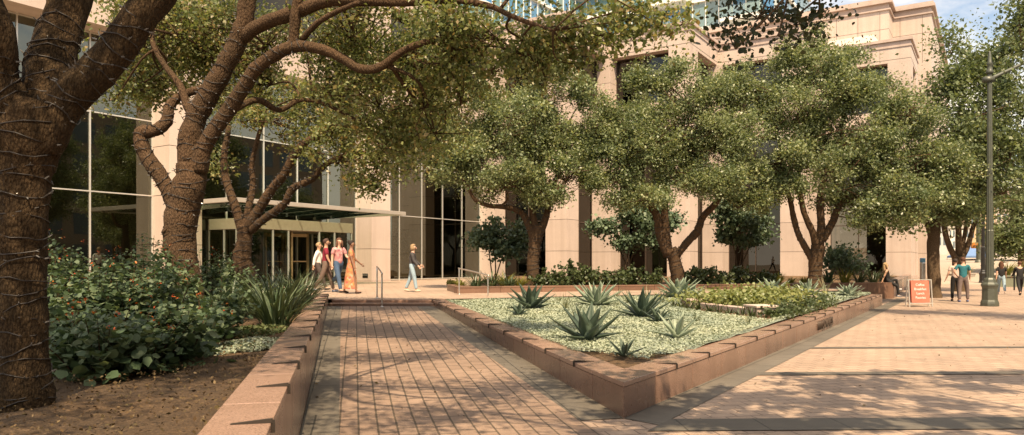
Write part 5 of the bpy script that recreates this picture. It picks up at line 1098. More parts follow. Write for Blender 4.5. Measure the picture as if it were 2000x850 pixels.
def person(loc, heading, height, label, pose, skin='fair', shirt=None, sleeve='short', pants=None, shoes=(.05, .04, .04), hair=(.05, .03, .02), hairstyle='short', dress=None, group=None, female=False, seat=False, cat='person'):
    """heading: world vector the figure faces"""
    k = height / 1.75; sx = .92 if female else 1.0
    J = {}; lean = pose.get('lean', 0)
    def tz(v): return rotx(Vector(v), -lean)            # torso leans forward about the pelvis
    pel = Vector((0, 0, .95)); 
    def T_(x, y, z): return pel + tz((x, y, z - .95))
    J['pel'] = pel; J['belly'] = T_(0, .0, 1.08); J['chest'] = T_(0, .0, 1.28); J['nb'] = T_(0, -.01, 1.44); J['nt'] = T_(0, .01, 1.52)
    yaw = pose.get('yaw', 0); tilt = pose.get('tilt', 0)
    hd = J['nt'] + Vector((0, .015, .10)); J['head'] = hd; J['top'] = hd + Vector((0, -.008, .075))
    fw = Vector((math.sin(yaw), math.cos(yaw), -.1 * tilt))
    for s, nm in ((-1, 'L'), (1, 'R')):
        J['sh' + nm] = T_(s * .185 * sx, 0, 1.41); a = pose['arm' + nm]
        pitch, abd, el = a[0], a[1], a[2]; inw = a[3] if len(a) > 3 else 0
        d1 = Vector((s * math.sin(abd), math.sin(pitch) * math.cos(abd), -math.cos(pitch) * math.cos(abd))).normalized()
        J['el' + nm] = J['sh' + nm] + d1 * .285
        d2 = Vector((d1.x - s * inw, math.sin(pitch + el) * math.cos(abd), -math.cos(pitch + el) * math.cos(abd))).normalized()
        J['wr' + nm] = J['el' + nm] + d2 * .245; J['ha' + nm] = J['wr' + nm] + d2 * .085; J['hd' + nm] = d2
        J['hi' + nm] = pel + Vector((s * .092, 0, -.05)); l = pose['leg' + nm]; out = l[2] if len(l) > 2 else .02
        d3 = Vector((s * math.sin(out), math.sin(l[0]) * math.cos(out), -math.cos(l[0]) * math.cos(out))); J['kn' + nm] = J['hi' + nm] + d3 * .42
        d4 = Vector((s * math.sin(out) * .3, math.sin(l[0] - l[1]), -math.cos(l[0] - l[1]))).normalized(); J['an' + nm] = J['kn' + nm] + d4 * .41
        ft = l[3] if len(l) > 3 else (l[0] - l[1]) * .45
        J['to' + nm] = J['an' + nm] + Vector((0, math.cos(ft) * .15, math.sin(ft) * .15 - .035)); J['he' + nm] = J['an' + nm] + Vector((0, -.05 * math.cos(ft), -.045))
    low = min(min(J['toL'].z, J['heL'].z), min(J['toR'].z, J['heR'].z)) - .03
    h = Vector((heading[0], heading[1], 0)).normalized(); rgt = Vector((h.y, -h.x, 0)); base = Vector(loc)
    zoff = -low if not seat else -.95 + .1
    def W(v): return base + rgt * v.x * k + h * v.y * k + Vector((0, 0, (v.z + zoff) * k))
    root = empty('person', base, 0, label, cat, group)
    def put(name, V, F, mat, smooth=True): return obj_from(name, [W(v) for v in V], F, mat, root, smooth)
    # body
    bj = ['pel', 'belly', 'chest', 'nb', 'nt', 'head', 'top', 'shL', 'elL', 'wrL', 'haL', 'shR', 'elR', 'wrR', 'haR', 'hiL', 'knL', 'anL', 'toL', 'hiR', 'knR', 'anR', 'toR']
    br = {'pel': (.125, .10), 'belly': (.115, .09), 'chest': (.135, .10), 'nb': (.06, .055), 'nt': (.05, .052), 'head': (.082, .098), 'top': (.062, .075), 'sh': .058, 'el': .040, 'wr': .027, 'ha': (.035, .018), 'hi': .085, 'kn': .055, 'an': .036, 'to': .028}
    ix = {n: i for i, n in enumerate(bj)}; E = [('pel', 'belly'), ('belly', 'chest'), ('chest', 'nb'), ('nb', 'nt'), ('nt', 'head'), ('head', 'top')]
    for s in 'LR': E += [('chest', 'sh' + s), ('sh' + s, 'el' + s), ('el' + s, 'wr' + s), ('wr' + s, 'ha' + s), ('pel', 'hi' + s), ('hi' + s, 'kn' + s), ('kn' + s, 'an' + s), ('an' + s, 'to' + s)]
    V, F = skin_mesh([J[n] for n in bj], [(ix[a], ix[b]) for a, b in E], [br.get(n, br.get(n[:2])) for n in bj])
    mb = MB(); mb.v = [tuple(v) for v in V]; mb.f = list(F)
    side = Vector((fw.y, -fw.x, 0)).normalized()
    mb.tube([hd + fw * .085 + Vector((0, 0, .012)), hd + fw * .105 + Vector((0, 0, -.012)), hd + fw * .108 + Vector((0, 0, -.026)), hd + fw * .088 + Vector((0, 0, -.034))], [.008, .012, .016, .012], 6)
    for s in (-1, 1): mb.ball(hd + side * (s * .083) + Vector((0, -.005, -.01)), (.012, .018, .032), 6, 4)
    for s, nm in ((-1, 'L'), (1, 'R')):                     # five fingers
        d2 = J['hd' + nm]; wv = Vector((0, 1, 0)) - d2 * d2.y; wv.normalize(); pn = d2.cross(wv)
        for q, (o_, L_) in enumerate(((-.027, .062), (-.009, .075), (.009, .070), (.026, .056))):
            a0 = J['ha' + nm] + wv * o_ * -1 + d2 * .005; mb.tube([a0, a0 + d2 * L_ * .5 + pn * .004 * s, a0 + d2 * L_ * .9 + pn * .022 * s], [.0085, .008, .0055], 5)
        a0 = J['wr' + nm] + d2 * .035 + wv * .025; mb.tube([a0, a0 + wv * .03 + d2 * .03, a0 + wv * .032 + d2 * .06], [.011, .010, .007], 5)
    put('body', [Vector(v) for v in mb.v], mb.f, SK[skin])
    em = MB()
    for s in (-1, 1): em.ball(hd + fw * .090 + side * (s * .032) + Vector((0, 0, .008)), (.010, .010, .007), 6, 4)
    em.build_ = None; put('eyes', [Vector(v) for v in em.v], em.f, MAT['black'])
    mm = MB(); mm.ball(hd + fw * .093 + Vector((0, 0, -.058)), (.022, .012, .007), 6, 4); put('lips', [Vector(v) for v in mm.v], mm.f, cloth('lips', (.35, .12, .09)))
    # hair
    hm = MB()
    hc = hd + Vector((0, 0, .028)) - fw * .014
    b_ = len(hm.v); hm.ball(hc, (.094, .112, .098), 14, 10)
    for i in range(b_, len(hm.v)):
        v = Vector(hm.v[i]) - hc
        if v.dot(fw) > .03 and v.z < .045: v -= fw * (v.dot(fw) - .02)
        if v.z < -.05: v.z = -.05
        hm.v[i] = tuple(hc + v)
    if hairstyle == 'long':
        bk = hd - fw * .065; ln = [bk + Vector((0, 0, .05)), bk - fw * .02 + Vector((0, 0, -.06)), bk - fw * .03 + Vector((0, 0, -.17)), bk - fw * .025 + Vector((0, 0, -.28)), bk - fw * .01 + Vector((0, 0, -.36))]
        VV, FF = skin_mesh(ln, [(i, i + 1) for i in range(4)], [(.075, .06), (.09, .05), (.10, .045), (.085, .035), (.04, .02)]); hm.add(VV, FF)
        for s in (-1, 1): hm.tube([hd + side * s * .075 + fw * .03 + Vector((0, 0, .03)), hd + side * s * .09 + fw * .02 + Vector((0, 0, -.08)), hd + side * s * .085 + fw * .03 + Vector((0, 0, -.2))], [.03, .032, .014], 7)
    if hairstyle == 'bun': hm.ball(hd - fw * .10 + Vector((0, 0, .085)), (.055, .055, .055), 10, 8)
    if hairstyle == 'bob': hm.ball(hd - fw * .035 + Vector((0, 0, -.03)), (.108, .095, .11), 12, 8)
    put('hair', [Vector(v) for v in hm.v], hm.f, cloth('hair_%d' % int(hair[0] * 1000), hair))
    if hairstyle == 'beard' : 
        bm_ = MB(); bm_.ball(hd + fw * .045 + Vector((0, 0, -.065)), (.066, .055, .04), 10, 6); put('beard', [Vector(v) for v in bm_.v], bm_.f, cloth('hair_%d' % int(hair[0] * 1000), hair))
    # shirt
    if shirt is not None:
        n = ['hem', 'belly', 'chest', 'nb']; pts = [T_(0, 0, .88 if not dress else .95), J['belly'], J['chest'], J['nb'] + Vector((0, 0, .012))]; rr = [(.160, .138), (.142, .118), (.152, .118), (.075, .068)]; ee = [(0, 1), (1, 2), (2, 3)]
        for s in 'LR':
            if sleeve == 'none': pts.append(J['sh' + s]); rr.append(.066); ee.append((2, len(pts) - 1)); continue
            pts.append(J['sh' + s]); rr.append(.072); ee.append((2, len(pts) - 1))
            if sleeve == 'short': pts.append(J['sh' + s].lerp(J['el' + s], .75)); rr.append(.064); ee.append((len(pts) - 2, len(pts) - 1))
            else:
                pts.append(J['el' + s]); rr.append(.055); ee.append((len(pts) - 2, len(pts) - 1)); pts.append(J['wr' + s]); rr.append(.042); ee.append((len(pts) - 2, len(pts) - 1))
        V, F = skin_mesh(pts, ee, rr); put('shirt', V, F, shirt)
    if pants is not None:
        pts = [T_(0, 0, 1.10), J['pel'] + Vector((0, 0, -.02))]; rr = [(.128, .108), (.142, .124)]; ee = [(0, 1)]
        for s in 'LR':
            pts += [J['hi' + s], J['kn' + s], J['kn' + s].lerp(J['an' + s], .55), J['an' + s].lerp(J['kn' + s], .06)]; rr += [.102, .074, .064, .058]; q = len(pts); ee += [(1, q - 4), (q - 4, q - 3), (q - 3, q - 2), (q - 2, q - 1)]
        V, F = skin_mesh(pts, ee, rr); put('trousers', V, F, pants)
    if dress is not None:
        mb = MB(); nn = 20; zs = [1.06, .98, .85, .62, .38, .17]; rs = [(.125, .105), (.145, .125), (.165, .15), (.175, .18), (.19, .20), (.205, .215)]; mid = lambda z: Vector((0, ((J['anL'].y + J['anR'].y) / 2) * max(0, (1 - z) * .8), z))
        for z, (rx, ry) in zip(zs, rs):
            c = mid(z)
            for q in range(nn): a = 2 * math.pi * q / nn; w_ = 1 + .07 * math.sin(a * 7) * (1.06 - z); mb.v.append(tuple(c + Vector((math.cos(a) * rx * w_, math.sin(a) * ry * w_, 0))))
        for i in range(len(zs) - 1):
            for q in range(nn): mb.f.append((i * nn + q, (i + 1) * nn + q, (i + 1) * nn + (q + 1) % nn, i * nn + (q + 1) % nn))
        put('skirt', [Vector(v) for v in mb.v], mb.f, dress)
    sm = cloth('shoe_%d_%d' % (int(shoes[0] * 999), int(shoes[2] * 999)), shoes)
    for s in 'LR':
        V, F = skin_mesh([J['he' + s] + Vector((0, -.01, .015)), J['an' + s] + Vector((0, .03, -.035)), J['to' + s] + Vector((0, .02, -.005))], [(0, 1), (1, 2)], [(.038, .040), (.045, .048), (.040, .026)], 1); put('shoe', V, F, sm)
    return root
STAND = dict(armL=(.1, .12, .25), armR=(-.05, .12, .2), legL=(.03, .02), legR=(-.03, .02))
WALK = dict(armL=(.42, .10, .45), armR=(-.38, .10, .25), legL=(-.40, .30), legR=(.42, .12), lean=.04)
WALK2 = dict(armL=(-.30, .12, .25), armR=(.35, .12, .5), legL=(.36, .10), legR=(-.36, .35), lean=.03)
gp = 'people walking out of the entrance'
jeans = cloth('blue_denim', (.045, .085, .15)); ljeans = cloth('pale_denim', (.26, .36, .42)); brownp = cloth('brown_trousers', (.13, .085, .065)); blk = cloth('black_cloth', (.012, .011, .011)); dk = cloth('charcoal_cloth', (.05, .045, .045))
def on(px, d, z=ZP): return QX(px, d, z)
person(on(621, 26.4), (1, .1), 1.76, 'person in a white shirt walking half hidden behind the man in the maroon polo', WALK, 'tan', cloth('white_shirt', (.70, .66, .60)), 'long', cloth('dark_trousers', (.06, .042, .036)), hair=(.32, .22, .12), group=gp)
person(on(636, 24.4), (1, .25), 1.82, 'bearded man in a maroon polo shirt and brown trousers walking by the steps', dict(armL=(.1, .1, .3), armR=(.15, .1, .35), legL=(.36, .12), legR=(-.30, .35), lean=.02), 'tan', cloth('maroon_polo', (.20, .012, .028)), 'short', brownp, (.25, .27, .32), (.06, .03, .02), 'beard', group=gp)
person(on(661, 24.2), (.75, -.65), 1.84, 'person with long hair, pink patterned shirt and blue jeans in mid stride', dict(armL=(.35, .14, .9), armR=(-.1, .14, .3), legL=(-.50, .55), legR=(.36, .08), lean=.03, yaw=.2), 'fair', cloth('pink_shirt', None, ([(.44, .17, .17), (.56, .30, .28), (.34, .10, .12), (.60, .42, .38)], 20)), 'short', jeans, (.05, .035, .03), (.11, .05, .028), 'long', group=gp)
person(on(686, 23.3), (1, .15), 1.70, 'woman in a long orange floral dress with dark hair in a bun', dict(armL=(.35, .15, .5), armR=(.1, .1, .2), legL=(-.2, .2), legR=(.25, .08)), 'brown', cloth('floral', None, ([(.42, .11, .05), (.50, .22, .11), (.36, .22, .07), (.44, .09, .07), (.52, .36, .22)], 15)), 'short', None, (.04, .02, .015), (.02, .013, .01), 'bun', cloth('floral', None), gp, True)
person(on(805, 24.6), (1, -.05), 1.62, 'blond woman in a charcoal top and pale jeans crossing the terrace alone', dict(armL=(.2, .1, .7), armR=(.25, .12, .5), legL=(-.22, .2), legR=(.26, .1), lean=.05, tilt=1), 'fair', dk, 'long', ljeans, (.45, .36, .28), (.30, .20, .11), 'bob', female=True)
seatp = Vector((WALL_B.x, WALL_B.y, WZB)) - WDIR * .10 + WIN * .2
person(seatp, (.93, -.1), 1.66, 'blond woman in a sleeveless black outfit seated on the ledge with one knee raised', dict(armL=(-.45, .15, .05), armR=(-.5, .2, .05), legL=(1.75, 1.55, .05, .15), legR=(1.05, .95, .12, .05), lean=-.18), 'tan', blk, 'none', cloth('black_trousers', (.014, .013, .013)), (.50, .52, .55), (.34, .23, .12), 'long', female=True, seat=True)
person(on(1881, 28.1, 0), (.28, .96), 1.72, 'man in a teal polo and grey-brown trousers seen from behind, hand on hip', dict(armL=(-.25, .55, 1.0, 1.1), armR=(.1, .18, .6), legL=(-.1, .05, .1), legR=(.14, .12, .16)), 'fair', cloth('teal_polo', (.012, .13, .16)), 'short', cloth('taupe_trousers', (.15, .11, .10)), (.10, .13, .25), (.09, .035, .02), 'short')
person(on(1866, 28.8, 0), (.3, .95), 1.66, 'person in a pale top and black trousers mostly hidden by the man in teal', dict(armL=(-.1, .3, .4), armR=(.2, .1, .6), legL=(.1, .1), legR=(-.1, .1)), 'fair', cloth('pale_top', (.55, .42, .36)), 'short', blk, (.05, .04, .04), (.03, .02, .015), 'short', female=True)
person(on(1956, 34.6, 0), (.45, .9), 1.60, 'woman with long auburn hair, black top and pale jeans walking away past the lamp post', WALK2, 'fair', blk, 'short', ljeans, (.6, .5, .42), (.10, .04, .02), 'long', female=True)
person(on(1992, 33.6, 0), (.3, .95), 1.62, 'person all in black walking away at the right edge of the pavement', WALK, 'fair', cloth('black_jumper', (.013, .012, .012)), 'long', cloth('black_trousers', None), (.03, .025, .02), (.10, .06, .04), 'short')

# ================================================================== street furniture
# handrails
def rail(pts, label):
    p0 = pts[0]; r_ = empty('handrail', p0, 0, label, 'handrail', 'steel handrails at the steps'); m = MB(); a, b_ = pts[1], pts[2]
    q = smoothpath([(*Vector(pts[0]).lerp(a, .0), .022), (*Vector(pts[0]).lerp(a, .9), .022), (*a.lerp(b_, .06), .022), (*a.lerp(b_, .94), .022), (*b_.lerp(pts[3], .1), .022), (*pts[3], .022)], 5); m.tube([v[:3] for v in q], .022, 10); m.build('tube', MAT['steel'], r_, True)
    for p in (pts[0], pts[3]): f = MB(); f.lathe([(.05, 0), (.05, .012), (.03, .02)], (p.x, p.y, p.z + .001), 12); f.build('foot_plate', MAT['steel'], r_, True)
z_s = .40; a0 = QX(746, 18.7, .37); a1 = a0 + D * 1.7; a1.z = ZP
rail([a0, Vector((a0.x, a0.y, a0.z + .86)), Vector((a1.x, a1.y, a1.z + .86)), a1], 'steel handrail standing on the steps, seen nearly end on')
c0 = QX(897, 22.6, ZP); c1 = QX(953, 21.4, .47)
rail([c0, Vector((c0.x, c0.y, c0.z + .80)), Vector((c1.x, c1.y, c1.z + .66)), c1], 'sloping steel handrail right of the steps before the garden wall')
# A-frame menu sign
SG = G(1795, 599, 0); sgn = empty('menu_sign', SG, 0, 'folding pavement sign with a coral red menu panel in a pale metal frame', 'sign')
sw, sh = .80, .93; xd = Vector((1, .06, 0)).normalized(); yd = Vector((-xd.y, xd.x, 0))
for face, s in (('front', -1), ('back', 1)):
    m = MB()
    foot = SG + yd * (s * .11); apex = SG + yd * (s * .03) + Vector((0, 0, sh))
    for q in (-1, 1): m.bar(foot + xd * q * sw / 2, apex + xd * q * sw / 2, .03, .03, yd)
    for t_ in (.985, .12): m.bar(foot.lerp(apex, t_) - xd * (sw / 2 - .016), foot.lerp(apex, t_) + xd * (sw / 2 - .016), .03, .028)
    m.build('frame', MAT['alu'], sgn)
    up = (apex - foot).normalized(); nn = xd.cross(up) * (1 if s < 0 else -1); c = foot.lerp(apex, .555); hw, hh = .315, .375
    p = MB(); a = [c - xd * hw - up * hh, c + xd * hw - up * hh, c + xd * hw + up * hh, c - xd * hw + up * hh]
    p.add([v - nn * .004 for v in a] + [v + nn * .004 for v in a], [(0, 1, 2, 3), (7, 6, 5, 4), (0, 4, 5, 1), (1, 5, 6, 2), (2, 6, 7, 3), (3, 7, 4, 0)]); flip_fix(p)
    MAT['coral'] = MAT.get('coral') or M_plain('coral_panel', (.50, .15, .10), .5, var=.14, scale=3)
    p.build('panel', MAT['coral'], sgn)
    if s < 0:
        for i, tx in enumerate(('Coffee', 'Breakfast', 'Lunch', 'Pastries')): text_mesh(tx, .115, .002, 'white', sgn, c + up * (.19 - i * .145) + nn * .008 - xd * .0, xd, up, 'menu_text', align='CENTER')
        for q in (-.24, .26): 
            k_ = MB(); k_.bar(c + xd * q + up * hh, c + xd * q + up * (hh + .06), .03, .012, nn); k_.build('clip', MAT['brass'], sgn)
# lamp posts
def lamp(base, label, top_z, arm=None, mat='green_metal', r0=.14, group='street lamps'):
    root = empty('street_lamp', base, 0, label, 'street lamp', group); bx, by, bz = base; r0 *= .86
    m = MB(); m.lathe([(.285, 0), (.285, .10), (.27, .16), (.245, .22), (.235, .60), (.25, .66), (.275, .72), (.265, .76), (.21, .82), (.185, .92), (r0 + .03, .98)], (bx, by, bz), 8); bevel(m.build('base', MAT[mat], root), .012)
    m = MB(); n = 24; zs = [.97, 2.6, 2.62, top_z]; rs = [r0 + .012, r0, r0 - .012, r0 - .05]
    for z, r_ in zip(zs, rs):
        for q in range(n): a = 2 * math.pi * q / n; rr = r_ * (1 if q % 2 else .9); m.v.append((bx + math.cos(a) * rr, by + math.sin(a) * rr, bz + z))
    for i in range(3):
        for q in range(n): m.f.append((i * n + q, i * n + (q + 1) % n, (i + 1) * n + (q + 1) % n, (i + 1) * n + q))
    m.build('shaft', MAT[mat], root)
    m = MB(); m.lathe([(r0 - .03, 0), (r0 + .01, .05), (r0 - .03, .12), (r0 - .05, .3), (r0 - .02, .34), (r0 - .06, .42), (.05, .62), (.03, .75), (.012, .8)], (bx, by, bz + top_z), 14); m.build('finial', MAT[mat], root, True)
    if arm is not None:
        a0 = Vector((bx, by, bz + top_z - .18)); a1 = a0 + Vector(arm); q = smoothpath([(*a0, .06), (*a0.lerp(a1, .35), .055), (*a1, .045)], 4); m = MB(); m.tube([v[:3] for v in q], [v[3] for v in q], 8); m.box((bx - .2, by - .1, a0.z - .1), (bx + .12, by + .1, a0.z + .08)); m.build('arm', MAT[mat], root, True)
        lm = MB(); lm.ball(a1 + Vector((.35, .0, .0)), (.42, .18, .1), 12, 8); lm.build('lamp_head', MAT[mat], root, True)
    return root
lamp(G(1933, 598, 0), 'tall green fluted lamp post with an arm, standing nearest on the pavement', 8.0, (2.6, .4, 1.2))
lamp(QX(1920, 52, 0), 'black lamp post seen right behind the green one', 8.4, None, 'black', .15)
sp0 = QX(1911, 78, .9); so_ = empty('traffic_signal', sp0, 0, 'green signal pole at the far crossing with an orange signal box', 'traffic signal')
m = MB(); m.lathe([(.42, -1), (.42, .5), (.3, .8), (.22, .9), (.2, 9)], sp0, 12); m.build('pole', MAT['green_metal'], so_)
m = MB(); m.box((sp0.x - .85, sp0.y - .3, sp0.z + 2.1), (sp0.x - .2, sp0.y - .05, sp0.z + 2.72)); bevel(m.build('signal_box', M_plain('signal_orange', (.42, .15, .025), .5), so_), .04)
m = MB()
for q in (-.68, -.38): m.lathe([(.12, 0), (.13, .1)], (sp0.x + q, sp0.y - .45, sp0.z + 2.3), 10)
m.build('lens_hood', MAT['black'], so_)
# kiosk post and planter trough, sign post
k0 = QX(1802, 36, 0); ks = empty('parking_meter', k0, 0, 'grey ticket post with a blue top between the pier and the plain trunk', 'parking meter'); m = MB(); m.box((k0.x - .10, k0.y - .10, 0), (k0.x + .10, k0.y + .10, 1.5)); bevel(m.build('body', MAT['steel'], ks), .03); m = MB(); m.box((k0.x - .10, k0.y - .1, 1.502), (k0.x + .10, k0.y + .1, 1.72)); bevel(m.build('head', M_plain('blue_panel', (.12, .30, .44), .4), ks), .03)
t0 = QX(1985, 46, 0); tr = empty('planter_trough', t0, 0, 'grey-green street planter behind the woman in jeans', 'planter'); m = MB(); m.box((t0.x - 1.5, t0.y - .5, 0), (t0.x + 1.8, t0.y + .5, .62)); m.box((t0.x - 1.56, t0.y - .56, .622), (t0.x + 1.86, t0.y + .56, .72)); m.build('box', M_plain('trough_paint', (.16, .17, .12), .7), tr)
strap(Vector((t0.x - .6, t0.y, .70)), 0, 0, 1.0, 140, 'yellowing ornamental grass left in the street planter', 900, 'yellow', 'grasses in the street planter', .03, 'ornamental_grass'); strap(Vector((t0.x + .7, t0.y, .70)), 0, 0, 1.0, 140, 'yellowing ornamental grass right in the street planter', 901, 'yellow', 'grasses in the street planter', .03, 'ornamental_grass')
b0 = QX(1981, 40, 0); m = MB(); m.lathe([(.05, 0), (.04, .02), (.04, 1.1), (.01, 1.14)], b0, 10); m.build('bollard', MAT['black']); tag(bpy.data.objects['bollard'], 'thin black bollard left of the person in black', 'bollard')
bpy.data.objects['bollard'].data.transform(Matrix.Translation(-b0)); bpy.data.objects['bollard'].location = b0
for i, (px, d, lb) in enumerate(((1887, 58, 'low pale concrete planter under the blue tent'), (1868, 60, 'pale concrete planter behind the couple'))):
    q = QX(px, d, 0); m = MB(); m.lathe([(.5, 0), (.62, .55), (.66, .6), (.55, .6)], (0, 0, 0), 14); o = m.build('planter_bowl', MAT['kerb']); o.location = q; tag(o, lb, 'planter', 'concrete planters at the crossing')
    strap(Vector((q.x, q.y, .5)), 0, 0, .9, 90, ('green' if i else 'yellow-green') + ' bushy grass in the ' + ('planter behind the couple' if i else 'planter under the blue tent'), 910 + i, 'yellow', 'grasses in the concrete planters', .03, 'ornamental_grass')
# blue market tent
q = QX(1896, 84, 1.0); tn = empty('market_tent', q, 0, 'small blue canopy tent at the far crossing', 'tent'); m = MB(); w_ = 1.7
m.add([(q.x - w_, q.y - w_, q.z + 1.25), (q.x + w_, q.y - w_, q.z + 1.25), (q.x + w_, q.y + w_, q.z + 1.25), (q.x - w_, q.y + w_, q.z + 1.25), (q.x, q.y, q.z + 2.3), (q.x - w_, q.y - w_, q.z + 1.05), (q.x + w_, q.y - w_, q.z + 1.05), (q.x + w_, q.y + w_, q.z + 1.05), (q.x - w_, q.y + w_, q.z + 1.05)], [(0, 1, 4), (1, 2, 4), (2, 3, 4), (3, 0, 4), (5, 6, 1, 0), (6, 7, 2, 1), (7, 8, 3, 2), (8, 5, 0, 3)]); m.build('canopy', M_plain('blue_canvas', (.11, .20, .38), .8), tn)
for sx_, sy_ in ((-1, -1), (1, -1), (1, 1), (-1, 1)): m = MB(); m.box((q.x + sx_ * w_ - .03, q.y + sy_ * w_ - .03, q.z - 1), (q.x + sx_ * w_ + .03, q.y + sy_ * w_ + .03, q.z + 1.1)); m.build('leg', MAT['white'], tn)
# rising street beyond the crossing
tag(obj_from('far_street', [st(60, -40, .0), st(60, 30, .0), st(150, 60, 4.2), st(150, -60, 4.2)], [(0, 3, 2, 1)], M_plain('far_paving', (.34, .28, .22), .9)), kind='structure')
def far_z(p): s_ = Vector(p).dot(S); return max(0, (s_ - 60) / 90 * 4.2)
# parked cars
def car(loc, hd, paint, label, suv=False):
    root = empty('parked_car', loc, 0, label, 'car', 'cars parked up the street'); h = Vector((*hd, 0)).normalized(); r_ = Vector((h.y, -h.x, 0)); B = Vector(loc)
    def W(x, y, z): return B + r_ * x + h * y + Vector((0, 0, z))
    hgt = 1.75 if suv else 1.46
    prof = [(-2.2, .35), (-2.25, .75), (-2.1, .95), (-1.5, 1.0), (-.9, 1.05), (1.6, 1.02), (2.2, .92), (2.25, .5), (2.2, .35)]
    m = MB(); n = len(prof)
    for x in (-.88, .88):
        for y, z in prof: m.v.append(tuple(W(x * (1 if z < .9 else .94), y, z)))
    m.f = [tuple(range(n)), tuple(range(2 * n - 1, n - 1, -1))] + [(i, n + i, n + (i + 1) % n, (i + 1) % n) for i in range(n)]; flip_fix(m); bevel(m.build('body', M_plain('paint_' + str(int(paint[0] * 1000)), paint, .25, .2), root), .05, 2)
    cb = [(-1.2, 1.04), (-.5, hgt - .05), (.2, hgt), (1.5, hgt - .04), (2.0, 1.0)]; m = MB(); n = len(cb)
    for x in (-.8, .8):
        for y, z in cb: m.v.append(tuple(W(x * (1 if z < 1.2 else .82), y, z)))
    m.f = [tuple(range(n)), tuple(range(2 * n - 1, n - 1, -1))] + [(i, n + i, n + (i + 1) % n, (i + 1) % n) for i in range(n)]; flip_fix(m); m.build('windows', M_plain('car_glass', (.03, .06, .09), .08), root)
    m = MB(); m.add([tuple(W(x, y, z)) for x, y, z in ((-.64, -.42, hgt - .025), (.64, -.42, hgt - .025), (.64, 1.5, hgt - .015), (-.64, 1.5, hgt - .015), (-.6, -.3, hgt + .03), (.6, -.3, hgt + .03), (.6, 1.4, hgt + .02), (-.6, 1.4, hgt + .02))], [(0, 3, 2, 1), (4, 5, 6, 7), (0, 1, 5, 4), (1, 2, 6, 5), (2, 3, 7, 6), (3, 0, 4, 7)]); m.build('roof', bpy.data.materials['paint_' + str(int(paint[0] * 1000))], root)
    for x in (-.8, .8):
        for y in (-1.35, 1.4):
            m = MB(); c = W(x, y, .33); m.tube([c - r_ * .11, c + r_ * .11], .33, 14); m.build('wheel', MAT['black'], root)
    for x in (-.62, .62):
        m = MB(); m.bar(W(x - .15, -2.235, .76), W(x + .15, -2.235, .76), .05, .12); m.build('tail_light', M_plain('lamp_red', (.4, .02, .015), .3), root)
for px, d, c, lb, suv in ((1948, 82, (.30, .42, .50), 'pale blue car parked left under the bright green tree', False), (1968, 92, (.66, .65, .62), 'white pickup-sized car behind the blue ones under the tree', True), (1984, 80, (.14, .30, .42), 'blue-grey car parked right under the bright green tree', False), (1972, 104, (.50, .48, .46), 'silver car farthest up the street under the tree', True)):
    q = QX(px, d, 0); q.z = far_z(q) + .45; car(q, (-.3, -.95), c, lb, suv)
# far buildings
def far_building(px0, px1, d, ytop, mat, label, rows, cols, wmat, dep=12):
    a, b_ = Q(px0, ytop, d), Q(px1, ytop, d); zt = a.z; root = empty('far_building', (a.x, d, 0), 0, label, 'building'); m = MB(); m.box((a.x, d, 0), (b_.x, d + dep, zt)); m.build('wall', mat, root)
    m = MB(); m.box((a.x - .2, d - .2, zt + .002), (b_.x + .2, d + dep, zt + .5)); m.build('roof', MAT['kerb'], root)
    wd = (b_.x - a.x) / cols; hh = (zt - 3.5) / rows
    for i in range(rows):
        for j in range(cols):
            x0 = a.x + wd * (j + .22); z0 = 3.5 + hh * (i + .2); m = MB(); m.add([(x0, d - .02, z0), (x0 + wd * .56, d - .02, z0), (x0 + wd * .56, d - .02, z0 + hh * .6), (x0, d - .02, z0 + hh * .6)], [(0, 1, 2, 3)]); m.build('window', wmat, root)
wdk = M_plain('far_window', (.10, .13, .15), .15)
far_building(1945, 2060, 165, 372, M_plain('far_pink', (.58, .45, .38), .85, var=.05), 'pale pinkish office block far behind the bright green tree', 6, 9, wdk)
far_building(1800, 1850, 100, 408, M_plain('far_grey', (.42, .42, .40), .7, var=.05), 'grey building with dark upright windows behind the plain trunk', 3, 5, wdk)
far_building(1853, 1893, 118, 446, M_plain('far_white', (.60, .56, .50), .8, var=.05), 'low off-white building behind the blue tent', 2, 6, wdk)
far_building(1895, 1944, 140, 400, M_plain('far_ochre', (.50, .34, .20), .85, var=.06), 'ochre building glimpsed behind the lamp posts', 4, 5, wdk)

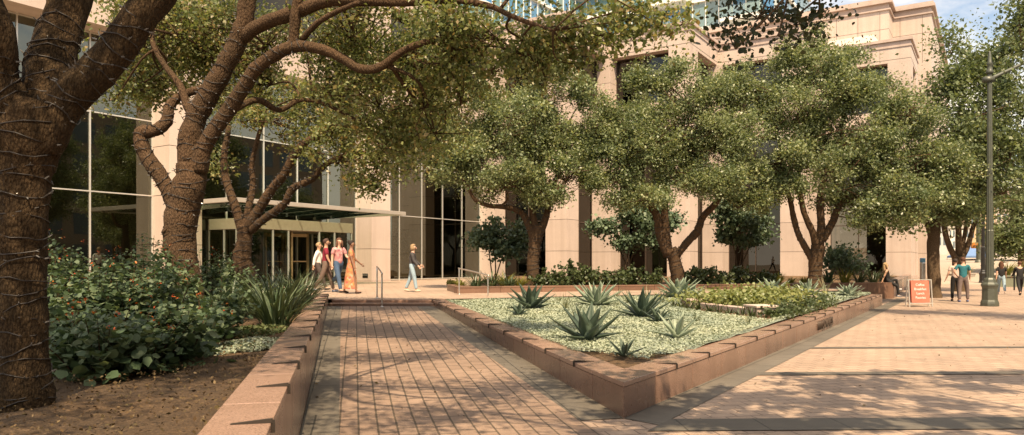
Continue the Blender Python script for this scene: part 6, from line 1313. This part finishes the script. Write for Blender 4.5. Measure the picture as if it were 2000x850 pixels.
# ================================================================== inside the lobby
def armchair(X, Y, rz, label):
    p = bl(X, Y, .516); root = empty('armchair', p, ANG_S + rz, label, 'armchair', 'armchairs in the lobby'); mt = M_plain('chair_leather', (.40, .31, .19), .6)
    for nm, a, b_ in (('seat', (-.36, -.36, .14), (.36, .34, .42)), ('backrest', (-.5, .345, .1), (.5, .5, .84)), ('armrest', (-.5, -.4, .1), (-.365, .34, .62)), ('armrest', (.365, -.4, .1), (.5, .34, .62))):
        m = MB(); m.box(a, b_); bevel(m.build(nm, mt, root, world=False), .04, 3)
    for x in (-.42, .42):
        for y in (-.32, .42): m = MB(); m.box((x - .025, y - .025, .0), (x + .025, y + .025, .098)); m.build('leg', MAT['bronze'], root, world=False)
armchair(2.6, 2.4, 0.2, 'tan armchair inside the lobby glass, behind the lone blond woman'); armchair(4.9, 2.3, -.2, 'tan armchair inside the lobby glass, under the added reflection tree'); armchair(-2.6, 3.2, .1, 'armchair inside the lobby behind the man in the maroon polo')
ip = bl(5.2, 3.6, .516); pt = empty('reflection_tree', ip, 0, 'dark tree added inside the lobby glass in place of a reflected one, between mullions', 'reflection tree')  # added plant, imitates a small tree's reflection in the lobby glass
m = MB(); m.lathe([(.26, 0), (.34, .5), (.36, .55), (.3, .55)], ip, 14); m.build('pot', MAT['bronze'], pt, True)
m = MB(); m.tube([ip + Vector((0, 0, .5)), ip + Vector((.05, 0, 1.2)), ip + Vector((0, .1, 1.9))], [.04, .03, .02], 6); m.build('trunk', MAT['bark'], pt)
rng = np.random.default_rng(3); P = np.array(ip) + np.array([0, 0, 2.0]) + rng.normal(size=(2600, 3)) * np.array([.62, .62, .42]); v, f = scatter(LEAF6, P, rand_rot(2600, .4, rng), .13 * (.6 + .6 * rng.random(2600))); obj_from('crown', v, f, MAT['magnolia'], pt)

# block across the street: it stands mirrored in the lobby glass
ac = st(-30, 32); ab = empty('street_block', ac, ANG_S, 'brown office block across the street, seen only mirrored in the glass', 'building')
m = MB(); m.box((0, -14, 0), (110, 0, 19)); m.build('wall', M_plain('brown_render', (.26, .19, .14), .8), ab, world=False)
m = MB()
for i in range(5):
    for j in range(30):
        m.add([(1 + j * 3.6, .03, 1.2 + i * 3.5), (3.4 + j * 3.6, .03, 1.2 + i * 3.5), (3.4 + j * 3.6, .03, 3.6 + i * 3.5), (1 + j * 3.6, .03, 3.6 + i * 3.5)], [(0, 1, 2, 3)])
tag(m.build('windows', wdk, ab, world=False), kind='stuff')
